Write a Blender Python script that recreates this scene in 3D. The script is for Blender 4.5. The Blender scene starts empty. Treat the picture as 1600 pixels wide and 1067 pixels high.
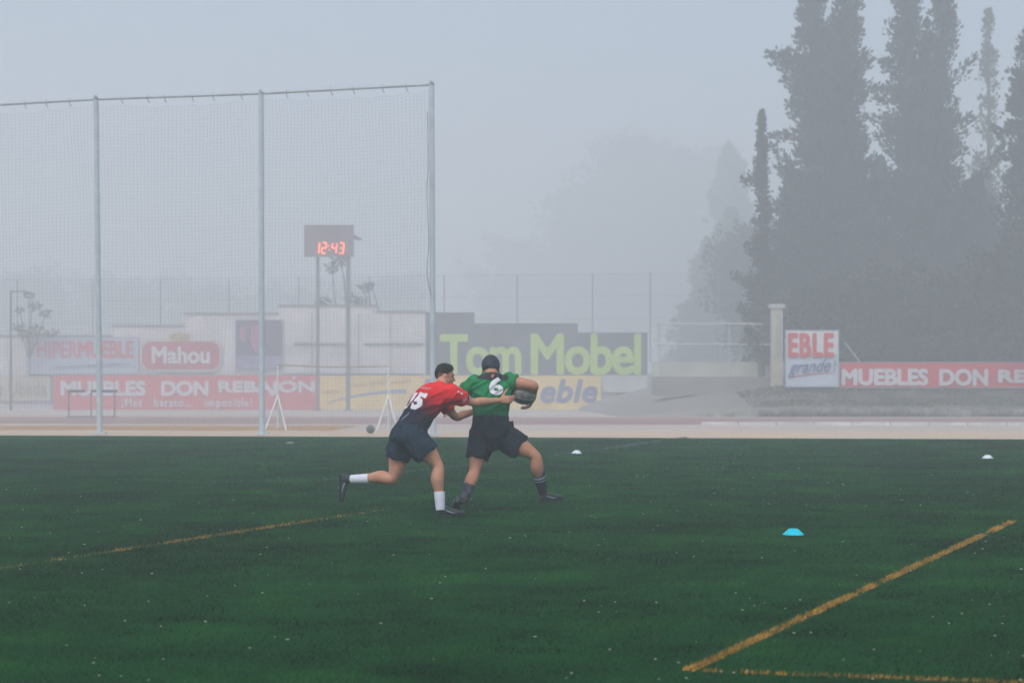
import bpy, bmesh, math, random
import numpy as np
from mathutils import Vector, Matrix, noise
from mathutils.bvhtree import BVHTree

R = math.radians
random.seed(7)
rng = np.random.default_rng(11)
scene = bpy.context.scene
C = scene.collection

# ------------------------------------------------------------------ camera, sky, sun, exposure
cam_d = bpy.data.cameras.new('camera')
cam = bpy.data.objects.new('camera', cam_d)
C.objects.link(cam)
cam.location = (0, 0, 1.5)
cam.rotation_euler = (R(90), 0, 0)
cam_d.sensor_width = 36
cam_d.lens = 67.5
cam_d.shift_y = 46.5 / 1600
cam_d.clip_start = 0.1
cam_d.clip_end = 2000
cam_d.dof.use_dof = True
cam_d.dof.focus_distance = 19.5
cam_d.dof.aperture_fstop = 3.2
scene.camera = cam

world = bpy.data.worlds.new('World')
scene.world = world
world.use_nodes = True
wn = world.node_tree
bg = wn.nodes['Background']
sky = wn.nodes.new('ShaderNodeTexSky')
sky.sky_type = 'NISHITA'
sky.sun_disc = False
SUN_EL, SUN_AZ = 52.0, 198.0          # behind the camera, a little to the left
sky.sun_elevation = R(SUN_EL)
sky.sun_rotation = R(SUN_AZ)
sky.air_density = 1.0
sky.dust_density = 2.5
sky.ozone_density = 2.0
wn.links.new(sky.outputs[0], bg.inputs[0])
bg.inputs[1].default_value = 0.11

sun_d = bpy.data.lights.new('sun', 'SUN')
sun = bpy.data.objects.new('sun', sun_d)
C.objects.link(sun)
sun_d.energy = 1.5
sun_d.angle = R(42)
sun_d.color = (1.0, 0.985, 0.94)
az = R(SUN_AZ)
sdir = Vector((math.sin(az) * math.cos(R(SUN_EL)), math.cos(az) * math.cos(R(SUN_EL)), math.sin(R(SUN_EL))))
sun.rotation_euler = sdir.to_track_quat('Z', 'Y').to_euler()
sun.location = (-10, -30, 40)

scene.view_settings.view_transform = 'Standard'
scene.view_settings.look = 'None'
scene.view_settings.exposure = 0.68
scene.view_settings.gamma = 1.0
scene.render.engine = 'CYCLES'
scene.cycles.volume_bounces = 3
scene.cycles.max_bounces = 6
scene.cycles.diffuse_bounces = 2
scene.cycles.use_denoising = True
scene.cycles.transparent_max_bounces = 8

HAZE_DENSITY = 0.0070


# ------------------------------------------------------------------ helpers
def P(u, v, d):
    """survey point: bearing u, height v as measured in the photo, at a distance d in metres"""
    return Vector(((u - 800) * d / 3000.0, d, 1.5 - (v - 580) * d / 3000.0))


def gz(y):
    """fall of the ground beyond the pitch"""
    return 0.0 if y < 45 else -1.5 * (min(y, 150) - 45) / 105.0


def lerp(a, b, t):
    return a + (b - a) * t


_mats = {}


def mat(name, col, rough=0.8, var=0.15, scale=6.0, bump=0.0, bscale=40.0, col2=None, metallic=0.0, spec=0.3, stretch=(1, 1, 1), detail=5):
    if name in _mats:
        return _mats[name]
    m = bpy.data.materials.new(name)
    m.use_nodes = True
    nt = m.node_tree
    b = nt.nodes['Principled BSDF']
    b.inputs['Roughness'].default_value = rough
    b.inputs['Metallic'].default_value = metallic
    b.inputs['Specular IOR Level'].default_value = spec
    tc = nt.nodes.new('ShaderNodeTexCoord')
    mp = nt.nodes.new('ShaderNodeMapping')
    mp.inputs['Scale'].default_value = stretch
    nt.links.new(tc.outputs['Object'], mp.inputs[0])
    n = nt.nodes.new('ShaderNodeTexNoise')
    n.inputs['Scale'].default_value = scale
    n.inputs['Detail'].default_value = detail
    nt.links.new(mp.outputs[0], n.inputs['Vector'])
    r = nt.nodes.new('ShaderNodeValToRGB')
    c2 = col2 or tuple(min(1, c * (1 + var)) for c in col)
    c1 = tuple(c * (1 - var) for c in col) if col2 is None else col
    r.color_ramp.elements[0].position = 0.3
    r.color_ramp.elements[1].position = 0.7
    r.color_ramp.elements[0].color = (*c1, 1)
    r.color_ramp.elements[1].color = (*c2, 1)
    nt.links.new(n.outputs[0], r.inputs[0])
    nt.links.new(r.outputs[0], b.inputs['Base Color'])
    if bump:
        n2 = nt.nodes.new('ShaderNodeTexNoise')
        n2.inputs['Scale'].default_value = bscale
        n2.inputs['Detail'].default_value = 4
        nt.links.new(mp.outputs[0], n2.inputs['Vector'])
        bp = nt.nodes.new('ShaderNodeBump')
        bp.inputs['Strength'].default_value = bump
        bp.inputs['Distance'].default_value = 0.02
        nt.links.new(n2.outputs[0], bp.inputs['Height'])
        nt.links.new(bp.outputs[0], b.inputs['Normal'])
    _mats[name] = m
    return m


def attr_mat(name, rough=0.8, spec=0.2, trans=0.0):
    """colour read from the per-vertex attribute tint (own colour of each blade or leaf)"""
    m = bpy.data.materials.new(name)
    m.use_nodes = True
    nt = m.node_tree
    b = nt.nodes['Principled BSDF']
    b.inputs['Roughness'].default_value = rough
    b.inputs['Specular IOR Level'].default_value = spec
    a = nt.nodes.new('ShaderNodeAttribute')
    a.attribute_name = 'tint'
    nt.links.new(a.outputs['Color'], b.inputs['Base Color'])
    return m


class MB:
    def __init__(self):
        self.v, self.f, self.m = [], [], []

    def add(self, vs, fs, mi=0):
        o = len(self.v)
        self.v += [Vector(p) for p in vs]
        self.f += [[i + o for i in f] for f in fs]
        self.m += [mi] * len(fs)

    def box(self, c, s, mi=0, rot=None):
        c = Vector(c)
        vs = []
        for x in (-.5, .5):
            for y in (-.5, .5):
                for z in (-.5, .5):
                    p = Vector((x * s[0], y * s[1], z * s[2]))
                    if rot:
                        p = rot @ p
                    vs.append(c + p)
        self.add(vs, [(0, 1, 3, 2), (4, 6, 7, 5), (0, 4, 5, 1), (2, 3, 7, 6), (0, 2, 6, 4), (1, 5, 7, 3)], mi)

    def prism(self, poly, a, b, mi=0):
        """poly in x,z ; thickness a..b in y"""
        n = len(poly)
        vs = [Vector((p[0], a, p[1])) for p in poly] + [Vector((p[0], b, p[1])) for p in poly]
        fs = [list(range(n)), list(range(2 * n - 1, n - 1, -1))]
        fs += [[i, i + n, (i + 1) % n + n, (i + 1) % n] for i in range(n)]
        self.add(vs, fs, mi)

    def rings(self, rings, mi=0, seg=16, cap=True, mis=None, expo=2.0):
        """rings: (centre, u, v) ellipses"""
        vs = []
        for c, u, v in rings:
            for k in range(seg):
                t = 2 * math.pi * k / seg
                cc, ss = math.cos(t), math.sin(t)
                if expo != 2.0:
                    cc = math.copysign(abs(cc) ** (2 / expo), cc)
                    ss = math.copysign(abs(ss) ** (2 / expo), ss)
                vs.append(c + u * cc + v * ss)
        n = len(rings)
        o = len(self.v)
        self.v += vs
        for i in range(n - 1):
            for k in range(seg):
                k2 = (k + 1) % seg
                self.f.append([o + i * seg + k, o + i * seg + k2, o + (i + 1) * seg + k2, o + (i + 1) * seg + k])
                self.m.append(mis[i] if mis else mi)
        if cap:
            self.f.append([o + k for k in range(seg - 1, -1, -1)])
            self.m.append(mis[0] if mis else mi)
            self.f.append([o + (n - 1) * seg + k for k in range(seg)])
            self.m.append(mis[-1] if mis else mi)

    def limb(self, pts, rad, mi=0, seg=16, sub=5, round_ends=True, mis=None, flat=1.0, ref=None, smooth=True):
        """smooth tapering tube through joints"""
        pts = [Vector(p) for p in pts]
        if smooth and len(pts) > 2:
            P2, R2 = [], []
            for i in range(len(pts) - 1):
                p0 = pts[max(i - 1, 0)]
                p1, p2 = pts[i], pts[i + 1]
                p3 = pts[min(i + 2, len(pts) - 1)]
                for k in range(sub):
                    t = k / sub
                    P2.append(0.5 * ((2 * p1) + (p2 - p0) * t + (2 * p0 - 5 * p1 + 4 * p2 - p3) * t * t + (3 * p1 - p0 - 3 * p2 + p3) * t ** 3))
                    R2.append(lerp(rad[i], rad[i + 1], t * t * (3 - 2 * t)))
            P2.append(pts[-1])
            R2.append(rad[-1])
        else:
            P2, R2 = [], []
            for i in range(len(pts) - 1):
                for k in range(sub):
                    P2.append(pts[i].lerp(pts[i + 1], k / sub))
                    R2.append(lerp(rad[i], rad[i + 1], k / sub))
            P2.append(pts[-1])
            R2.append(rad[-1])
        if round_ends:
            d0 = (P2[0] - P2[1]).normalized()
            d1 = (P2[-1] - P2[-2]).normalized()
            pre, prer, post, postr = [], [], [], []
            for a in (80, 55, 28):
                pre.append(P2[0] + d0 * R2[0] * math.sin(R(a)))
                prer.append(R2[0] * math.cos(R(a)))
            for a in (28, 55, 80):
                post.append(P2[-1] + d1 * R2[-1] * math.sin(R(a)))
                postr.append(R2[-1] * math.cos(R(a)))
            P2 = pre + P2 + post
            R2 = prer + R2 + postr
        up = Vector(ref) if ref is not None else None
        rg = []
        pu = None
        for i, p in enumerate(P2):
            d = (P2[min(i + 1, len(P2) - 1)] - P2[max(i - 1, 0)]).normalized()
            if pu is None:
                h = up if up is not None else (Vector((0, 0, 1)) if abs(d.z) < 0.9 else Vector((1, 0, 0)))
                u = (h - d * h.dot(d)).normalized()
            else:
                u = (pu - d * pu.dot(d)).normalized()
            pu = u
            w = d.cross(u)
            rg.append((p, u * R2[i] * flat, w * R2[i]))
        if mis is not None and round_ends:
            mis = [mis[0]] * 3 + list(mis) + [mis[-1]] * 4
        self.rings(rg, mi, seg, True, mis)

    def ell(self, c, r, rot=None, mi=0, seg=18, rings=12, fn=None):
        c = Vector(c)
        vs, fs = [], []
        for i in range(rings + 1):
            ph = math.pi * i / rings
            for k in range(seg):
                t = 2 * math.pi * k / seg
                n = Vector((math.sin(ph) * math.cos(t), math.sin(ph) * math.sin(t), math.cos(ph)))
                p = Vector((n.x * r[0], n.y * r[1], n.z * r[2]))
                if fn:
                    p = fn(p, n)
                if rot is not None:
                    p = rot @ p
                vs.append(c + p)
        for i in range(rings):
            for k in range(seg):
                k2 = (k + 1) % seg
                fs.append([i * seg + k, (i + 1) * seg + k, (i + 1) * seg + k2, i * seg + k2])
        self.add(vs, fs, mi)

    def build(self, name, mats, parent=None, smooth=False, origin=None):
        me = bpy.data.meshes.new(name)
        off = Vector(origin) if origin is not None else (parent_origin(parent) if parent else Vector((0, 0, 0)))
        me.from_pydata([tuple(p - off) for p in self.v], [], self.f)
        if not isinstance(mats, (list, tuple)):
            mats = [mats]
        for m_ in mats:
            me.materials.append(m_)
        me.polygons.foreach_set('material_index', self.m)
        if smooth:
            me.polygons.foreach_set('use_smooth', [True] * len(me.polygons))
        me.validate()
        me.update()
        o = bpy.data.objects.new(name, me)
        C.objects.link(o)
        if parent:
            o.parent = parent
        elif origin is not None:
            o.location = off
        return o


def parent_origin(p):
    v = Vector((0, 0, 0))
    while p is not None:
        v += p.location
        p = p.parent
    return v


def clean(o, merge=1e-4):
    bm = bmesh.new()
    bm.from_mesh(o.data)
    bmesh.ops.remove_doubles(bm, verts=bm.verts, dist=merge)
    bmesh.ops.recalc_face_normals(bm, faces=bm.faces)
    bm.to_mesh(o.data)
    bm.free()


def fuse(o, voxel=0.007, smooth=2, disp=0.0, dsize=0.12, seed=0, fold=None):
    """make one continuous skin out of overlapping closed shells"""
    clean(o, 1e-5)
    md = o.modifiers.new('r', 'REMESH')
    md.mode = 'VOXEL'
    md.voxel_size = voxel
    md.use_smooth_shade = True
    if smooth:
        s = o.modifiers.new('s', 'SMOOTH')
        s.iterations = smooth
        s.factor = 0.5
    dg = bpy.context.evaluated_depsgraph_get()
    dg.update()
    me = bpy.data.meshes.new_from_object(o.evaluated_get(dg))
    mats = [m for m in o.data.materials]
    o.modifiers.clear()
    old = o.data
    nm = old.name
    me.materials.clear()
    for m in mats:
        me.materials.append(m)
    o.data = me
    bpy.data.meshes.remove(old)
    me.name = nm
    if disp:
        nrm = [v.normal.copy() for v in me.vertices]
        for v, n in zip(me.vertices, nrm):
            q = v.co / dsize
            if fold is not None:                     # folds run along the pull of the cloth
                q = q - fold * q.dot(fold) * 0.68
            q += Vector((seed * 3.1, 0, 0))
            q += Vector((0.35, 0.35, 0.35)) * noise.noise(q * 0.7)
            a = noise.noise(q) + 0.45 * noise.noise(q * 2.1)
            a = 1 - 2.2 * abs(a)                     # ridged: reads as folds
            v.co += n * (max(a, -0.25) + 0.15) * disp * 0.75
    me.polygons.foreach_set('use_smooth', [True] * len(me.polygons))
    me.update()
    return o


def tag(o, label=None, cat=None, group=None, kind=None):
    if label:
        o['label'] = label
    if cat:
        o['category'] = cat
    if group:
        o['group'] = group
    if kind:
        o['kind'] = kind
    return o


def thing(name, loc, label, cat, group=None):
    o = bpy.data.objects.new(name, None)
    o.empty_display_size = 0.2
    o.location = loc
    C.objects.link(o)
    return tag(o, label, cat, group)


def text_bm(s, height=None, width=None, bold=0.0, shear=0.0, spacing=1.0, thick=0.0):
    """letters as a mesh in the x,z plane, origin at the lower left; width and height fit exactly"""
    cu = bpy.data.curves.new('t', 'FONT')
    cu.body = s
    cu.size = 1
    cu.offset = bold
    cu.shear = shear
    cu.space_character = spacing
    cu.resolution_u = 4
    o = bpy.data.objects.new('t', cu)
    C.objects.link(o)
    dg = bpy.context.evaluated_depsgraph_get()
    dg.update()
    me = bpy.data.meshes.new_from_object(o.evaluated_get(dg))
    vs = [v.co.copy() for v in me.vertices]
    fs = [list(p.vertices) for p in me.polygons]
    bpy.data.objects.remove(o)
    bpy.data.curves.remove(cu)
    bpy.data.meshes.remove(me)
    x0 = min(v.x for v in vs)
    x1 = max(v.x for v in vs)
    y0 = min(v.y for v in vs)
    y1 = max(v.y for v in vs)
    sx = width / (x1 - x0) if width else None
    sy = height / (y1 - y0) if height else None
    sx = sx or sy
    sy = sy or sx
    return [Vector(((v.x - x0) * sx, 0, (v.y - y0) * sy)) for v in vs], fs


def sign_text(parent, s, u0, v0, u1, v1, d, material, name='lettering', bold=0.02, shear=0.0, spacing=1.0, proud=0.03, rise=0.0):
    """paint the letters between two surveyed corners on a board at distance d"""
    a = P(u0, v1, d)
    b = P(u1, v0, d)
    e = bold * (b.z - a.z) * 1.25                     # brush width added round every stroke, coat over coat
    vs, fs = text_bm(s, height=b.z - a.z - 2 * e, width=b.x - a.x - 2 * e, shear=shear, spacing=spacing)
    mb = MB()
    for k in range(9 if bold > 0 else 1):
        dx = e * math.cos(k * math.pi / 4) if k < 8 else 0
        dz = e * math.sin(k * math.pi / 4) if k < 8 else 0
        mb.add([Vector((a.x + e + dx + v.x, d - proud - 0.004 * k, a.z + e + dz + v.z + rise * v.x)) for v in vs], fs)
    return mb.build(name, material, parent)


def strip(name, pts, material, parent=None):
    mb = MB()
    mb.add(pts, [list(range(len(pts)))])
    return mb.build(name, material, parent)


# ------------------------------------------------------------------ materials
M_WHITE = mat('white_paint', (0.70, 0.71, 0.72), 0.6, 0.1, 3)
M_GALV = mat('galvanised_steel', (0.30, 0.34, 0.37), 0.5, 0.15, 8, metallic=0.2)
M_STEELD = mat('dark_steel', (0.05, 0.05, 0.06), 0.6, 0.3, 8)
M_PALE = mat('weathered_white_wall', (0.60, 0.56, 0.58), 0.9, 0.2, 0.35, bump=0.2, bscale=6)
M_CONC = mat('pale_concrete', (0.36, 0.36, 0.34), 0.9, 0.2, 0.6, bump=0.2, bscale=8)

# ------------------------------------------------------------------ ground
base = MB()
ys = [-50, 20, 45, 60, 80, 100, 125, 150, 250, 400, 600]
xs = [-320, -160, -80, -40, -20, 0, 20, 40, 80, 160, 320]
vs = [(x, y, gz(y) - 0.03) for y in ys for x in xs]
fs = []
nx = len(xs)
for j in range(len(ys) - 1):
    for i in range(nx - 1):
        fs.append([j * nx + i, j * nx + i + 1, (j + 1) * nx + i + 1, (j + 1) * nx + i])
base.add(vs, fs)
ground = base.build('ground', mat('packed_earth', (0.44, 0.36, 0.30), 0.95, 0.2, 0.25, bump=0.3, bscale=3, col2=(0.60, 0.50, 0.44), stretch=(0.3, 1.6, 1)))
tag(ground, kind='structure')


def edge_y(x):
    return 45.0 - (x + 12.0) * 2.55 / 23.3


def turf_material():
    m = bpy.data.materials.new('artificial_turf')
    m.use_nodes = True
    nt = m.node_tree
    b = nt.nodes['Principled BSDF']
    b.inputs['Roughness'].default_value = 0.9
    b.inputs['Specular IOR Level'].default_value = 0.02
    tc = nt.nodes.new('ShaderNodeTexCoord')
    big = nt.nodes.new('ShaderNodeTexNoise')
    big.inputs['Scale'].default_value = 0.9
    big.inputs['Detail'].default_value = 6
    fine = nt.nodes.new('ShaderNodeTexNoise')
    fine.inputs['Scale'].default_value = 55
    fine.inputs['Detail'].default_value = 3
    nt.links.new(tc.outputs['Object'], big.inputs['Vector'])
    nt.links.new(tc.outputs['Object'], fine.inputs['Vector'])
    r1 = nt.nodes.new('ShaderNodeValToRGB')
    e = r1.color_ramp.elements
    e[0].position, e[0].color = 0.3, (0.006, 0.040, 0.011, 1)
    e[1].position, e[1].color = 0.72, (0.012, 0.078, 0.019, 1)
    e2 = r1.color_ramp.elements.new(0.5)
    e2.color = (0.008, 0.056, 0.015, 1)
    nt.links.new(big.outputs[0], r1.inputs[0])
    mx = nt.nodes.new('ShaderNodeMix')
    mx.data_type = 'RGBA'
    mx.blend_type = 'MULTIPLY'
    mx.inputs[0].default_value = 1.0
    r2 = nt.nodes.new('ShaderNodeValToRGB')
    r2.color_ramp.elements[0].position, r2.color_ramp.elements[0].color = 0.35, (0.5, 0.5, 0.5, 1)
    r2.color_ramp.elements[1].position, r2.color_ramp.elements[1].color = 0.68, (1.5, 1.5, 1.5, 1)
    nt.links.new(fine.outputs[0], r2.inputs[0])
    nt.links.new(r1.outputs[0], mx.inputs[6])
    nt.links.new(r2.outputs[0], mx.inputs[7])
    nt.links.new(mx.outputs[2], b.inputs['Base Color'])
    bp = nt.nodes.new('ShaderNodeBump')
    bp.inputs['Strength'].default_value = 0.6
    bp.inputs['Distance'].default_value = 0.02
    nt.links.new(fine.outputs[0], bp.inputs['Height'])
    nt.links.new(bp.outputs[0], b.inputs['Normal'])
    return m


field = strip('sports_field', [(-60, -20, 0), (60, -20, 0), (60, edge_y(60), 0), (-60, edge_y(-60), 0)], turf_material())
tag(field, kind='structure')

# pitch lines, as ground points
L1 = (Vector((0.881, 9.615)), Vector((5.108, 19.40)))        # the yellow line at right
L1b = (Vector((0.95, 9.60)), Vector((2.6, 9.20)))            # turns the corner
DIRY = (L1[1] - L1[0]).normalized()
L2 = (Vector((-4.6, 12.8)), Vector((1.1, 26.9)))             # the worn yellow line at left
WH = [Vector(p) for p in ((-4.3, 25.6), (-2.45, 26.6), (-0.35, 31.2), (1.2, 35.2), (3.15, 40.9), (3.9, 43.0))]


def seg_dist(px, py, a, b):
    d = b - a
    t = np.clip(((px - a.x) * d.x + (py - a.y) * d.y) / d.length_squared, 0, 1)
    return np.hypot(px - (a.x + t * d.x), py - (a.y + t * d.y))


def fnoise(x, y, seed=0, f=1.0):
    """cheap smooth noise for patches, -1..1"""
    r_ = np.random.default_rng(100 + seed)
    out = np.zeros_like(x)
    amp = 0
    for k in range(14):
        a = r_.uniform(0, 2 * np.pi)
        fr = f * r_.uniform(0.6, 2.6)
        ph = r_.uniform(0, 6.28)
        out += np.sin((x * np.cos(a) + y * np.sin(a)) * fr + ph + 1.5 * np.sin((x * np.sin(a) - y * np.cos(a)) * fr * 0.7)) / math.sqrt(fr)
        amp += 0.5 / fr
    return out / math.sqrt(amp) / 1.4


def blades(name, X, Y, H, Wd, tint, lean=0.9, z0=0.0, kind='stuff'):
    n = len(X)
    ang = rng.uniform(0, np.pi, n)
    la = rng.uniform(0, 2 * np.pi, n)
    ll = H * lean * rng.uniform(0.2, 1.0, n)
    hh = H * rng.uniform(0.35, 1.0, n)
    dx, dy = np.cos(ang) * Wd / 2, np.sin(ang) * Wd / 2
    co = np.empty((n, 3, 3), np.float32)
    co[:, 0] = np.stack([X - dx, Y - dy, np.full(n, z0)], 1)
    co[:, 1] = np.stack([X + dx, Y + dy, np.full(n, z0)], 1)
    co[:, 2] = np.stack([X + np.cos(la) * ll + 0.25 * H, Y + np.sin(la) * ll, z0 + hh], 1)
    me = bpy.data.meshes.new(name)
    me.vertices.add(3 * n)
    me.vertices.foreach_set('co', co.reshape(-1))
    me.loops.add(3 * n)
    me.loops.foreach_set('vertex_index', np.arange(3 * n, dtype=np.int32))
    me.polygons.add(n)
    me.polygons.foreach_set('loop_start', np.arange(0, 3 * n, 3, dtype=np.int32))
    me.update(calc_edges=True)
    at = me.attributes.new('tint', 'FLOAT_COLOR', 'POINT')
    col = np.ones((n, 3, 4), np.float32)
    col[:, :, :3] = tint[:, None, :]
    at.data.foreach_set('color', col.reshape(-1))
    me.materials.append(M_BLADE)
    o = bpy.data.objects.new(name, me)
    C.objects.link(o)
    tag(o, kind=kind)
    return o


M_BLADE = attr_mat('turf_fibre', 0.9, 0.02)
N = 640000
# denser near the camera, thinning with distance
u_ = rng.uniform(0, 1, N)
pw = 0.35
Y0, Y1 = 8.6, 41.5
Yb = (Y0 ** pw + u_ * (Y1 ** pw - Y0 ** pw)) ** (1 / pw)
Xb = rng.uniform(-1, 1, N) * (Yb * 0.30 + 2.4)
on1 = np.minimum(seg_dist(Xb, Yb, *L1), 9)
on1b = seg_dist(Xb, Yb, *L1b)
on2 = seg_dist(Xb, Yb, *L2)
wear = fnoise(Xb, Yb, 5, 1.6)
wear2 = fnoise(Xb, Yb, 9, 9)
yellow = (on1 < 0.052 + 0.012 * wear2) & (rng.uniform(0, 1, N) < 0.92 - 0.25 * (wear2 > 0.6))
yellow |= (on1b < 0.035) & (wear2 + wear > -0.2) & (rng.uniform(0, 1, N) < 0.5)
yellow |= (on2 < 0.045 + 0.012 * wear2) & (rng.uniform(0, 1, N) < np.clip(0.42 + 0.5 * wear, 0.12, 0.8) * np.clip((24.5 - Yb) / 4, 0.15, 1))
white = np.zeros(N, bool)
for a, b in zip(WH[:-1], WH[1:]):
    white |= (seg_dist(Xb, Yb, a, b) < 0.05) & (rng.uniform(0, 1, N) < 0.22)
sz = (Yb / 10.0) ** 0.55
# green of the fibres: bluish green with mossier and browner patches
pa = fnoise(Xb, Yb, 1, 1.1)
pb = fnoise(Xb, Yb, 2, 2.6)
pc = fnoise(Xb, Yb, 3, 7.0)
pd = np.clip(fnoise(Xb * 0.8, Yb * 1.2, 4, 3.4) - 0.75, 0, 1)
br = np.clip(1.0 + 0.22 * pa + 0.22 * pb + 0.20 * pc - 0.9 * pd, 0.35, 1.8) * rng.uniform(0.55, 1.5, N)
col = np.stack([0.011 * br, 0.062 * br, 0.017 * br], 1)
moss = np.clip(pb * 1.0 - 0.5, 0, 0.55)[:, None]
col = col * (1 - moss) + np.stack([0.020 * br, 0.088 * br, 0.012 * br], 1) * moss
brown = np.clip(-pa * 1.2 - 0.6, 0, 1)[:, None] * 0.6
col = col * (1 - brown) + np.stack([0.020 * br, 0.036 * br, 0.018 * br], 1) * brown
isl = yellow | white
g = ~isl
blades('grass', Xb[g], Yb[g], 0.024 * sz[g], 0.0052 * sz[g], col[g])
# painted fibres
ycol = np.stack([0.52 * br, 0.25 * br, 0.045 * br], 1)
ycol2 = np.stack([0.42 * br, 0.20 * br, 0.07 * br], 1)
ycol = np.where((wear2 > 0.1)[:, None], ycol, ycol2)
left = yellow & (on2 < 0.08)
right = yellow & ~left


def dense_line(name, a, b, half, n, p, tintf, zz=0.002):
    """short painted fibres packed along a line"""
    t = rng.uniform(0, 1, n)
    off = rng.uniform(-half, half, n)
    d = (b - a).normalized()
    X = a.x + (b.x - a.x) * t - d.y * off
    Y = a.y + (b.y - a.y) * t + d.x * off
    w_ = fnoise(X, Y, 21, 8)
    w1 = fnoise(X, Y, 22, 1.3)
    keep = p(t, w_, w1) > rng.uniform(0, 1, n)
    X, Y, w_ = X[keep], Y[keep], w_[keep]
    s_ = (Y / 10) ** 0.55
    k = rng.uniform(0.45, 1.45, len(X)) * (1 + 0.18 * w_)
    return X, Y, s_, k


def line_obj(name, parts, base_col):
    X = np.concatenate([q[0] for q in parts])
    Y = np.concatenate([q[1] for q in parts])
    s_ = np.concatenate([q[2] for q in parts])
    k = np.concatenate([q[3] for q in parts])
    tint = np.stack([base_col[0] * k, base_col[1] * k, base_col[2] * k * rng.uniform(0.6, 1.6, len(k))], 1)
    return blades(name, X, Y, 0.026 * s_, 0.007 * s_, tint, kind='structure')


pr = dense_line('a', L1[0], L1[1], 0.034, 10500, lambda t, w, w1: 0.52 + 0.32 * w + 0.16 * w1 - np.clip(t - 0.9, 0, 1) * 6, None)
pr2 = dense_line('a', L1b[0], L1b[1], 0.03, 1700, lambda t, w, w1: 0.30 + 0.3 * w + t * 0.3, None)
line_obj('yellow_pitch_line', [pr, pr2], (0.40, 0.225, 0.045))
pl = dense_line('b', L2[0], L2[1], 0.042, 11000, lambda t, w, w1: np.clip(0.19 + 0.27 * w1 + 0.15 * w, 0.06, 0.8) * np.clip((0.60 - t) * 5, 0.0, 1) * np.clip(0.35 + t * 3.2, 0, 1), None)
pl0 = dense_line('b', Vector((-6.4, 8.35)), L2[0], 0.042, 4000, lambda t, w, w1: 0.10 + 0.12 * w1, None)
line_obj('worn_yellow_pitch_line', [pl0, pl], (0.34, 0.20, 0.05))
wp = [dense_line('c', a, b, 0.05, int(450 * (b - a).length), lambda t, w, w1: 0.26 + 0.25 * w1, None) for a, b in zip(WH[:-1], WH[1:])]
line_obj('faint_white_pitch_line', wp, (0.11, 0.15, 0.14))

# pale crumbs lying in the turf
cr = MB()
for k in range(330):
    yy = 9.0 + 21 * random.random() ** 1.35
    xx = random.uniform(-0.27, 0.27) * yy
    if xx < 0 and random.random() < 0.45:
        continue
    s = random.uniform(0.0025, 0.0065) * (1 + yy / 45)
    a = random.uniform(0, 3.1)
    rot = Matrix.Rotation(a, 3, 'Z') @ Matrix.Rotation(random.uniform(-.5, .5), 3, 'X')
    cr.ell((xx, yy, 0.018 + random.random() * 0.012), (s * random.uniform(1, 1.8), s, s * 0.6), rot, 0, 6, 4)
tag(cr.build('turf_crumbs', mat('pale_crumb', (0.36, 0.38, 0.27), 0.8, 0.3, 30)), kind='stuff')


def floor_strip(name, x0, x1, ya, yb, material, lift=0.004, slope=0.0, ragged=0.0):
    mb = MB()
    nx_, vs, fs = 60, [], []
    yst = [0, .33, .66, 1]
    for j, t in enumerate(yst):
        for i in range(nx_ + 1):
            x = lerp(x0, x1, i / nx_)
            y = lerp(ya, yb, t) + slope * x
            if ragged:
                y += ragged * noise.noise(Vector((x * 0.4, t * 9, 3)))
            vs.append((x, y, gz(y) + lift - 0.03))
    for j in range(3):
        for i in range(nx_):
            a = j * (nx_ + 1) + i
            fs.append([a, a + 1, a + nx_ + 2, a + nx_ + 1])
    mb.add(vs, fs)
    return tag(mb.build(name, material), kind='structure')


M_CLAY = mat('orange_clay', (0.40, 0.20, 0.08), 0.95, 0.2, 0.5, col2=(0.50, 0.30, 0.15), stretch=(0.3, 2, 1))
M_TRACK = mat('red_running_track', (0.30, 0.17, 0.16), 0.9, 0.2, 0.4, col2=(0.40, 0.27, 0.25), stretch=(0.15, 2.5, 1))
M_APRON = mat('pale_apron', (0.54, 0.40, 0.29), 0.9, 0.15, 0.8, col2=(0.66, 0.51, 0.39), stretch=(0.3, 2.5, 1))
floor_strip('clay_path', -60, -5.0, 50.0, 62.5, M_CLAY, 0.008, 0, 1.2)
floor_strip('concrete_apron', -60, 60, 41.2, 52.0, M_APRON, 0.012, -0.11, 2.5)
floor_strip('running_track', -80, 80, 66.5, 92, M_TRACK, 0.006, -0.12, 0)
M_LINE = mat('track_line_paint', (0.5, 0.5, 0.49), 0.8, 0.3, 1.0)
for k, yy in enumerate((72.0, 77.0, 82.5)):
    floor_strip('lane_line', 9, 80, yy, yy + 0.18, M_LINE, 0.012, -0.12, 0)
kb = MB()
for k in range(38):
    x = 7.0 + k * 1.25
    y = 65.6 - 0.12 * x
    kb.box((x, y, gz(y) + 0.02), (1.22, 0.22, 0.12), rot=Matrix.Rotation(-0.12, 3, 'Z'))
tag(kb.build('track_kerb', mat('kerb_paint', (0.55, 0.55, 0.53), 0.8, 0.2, 1.5)), kind='structure')

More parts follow.
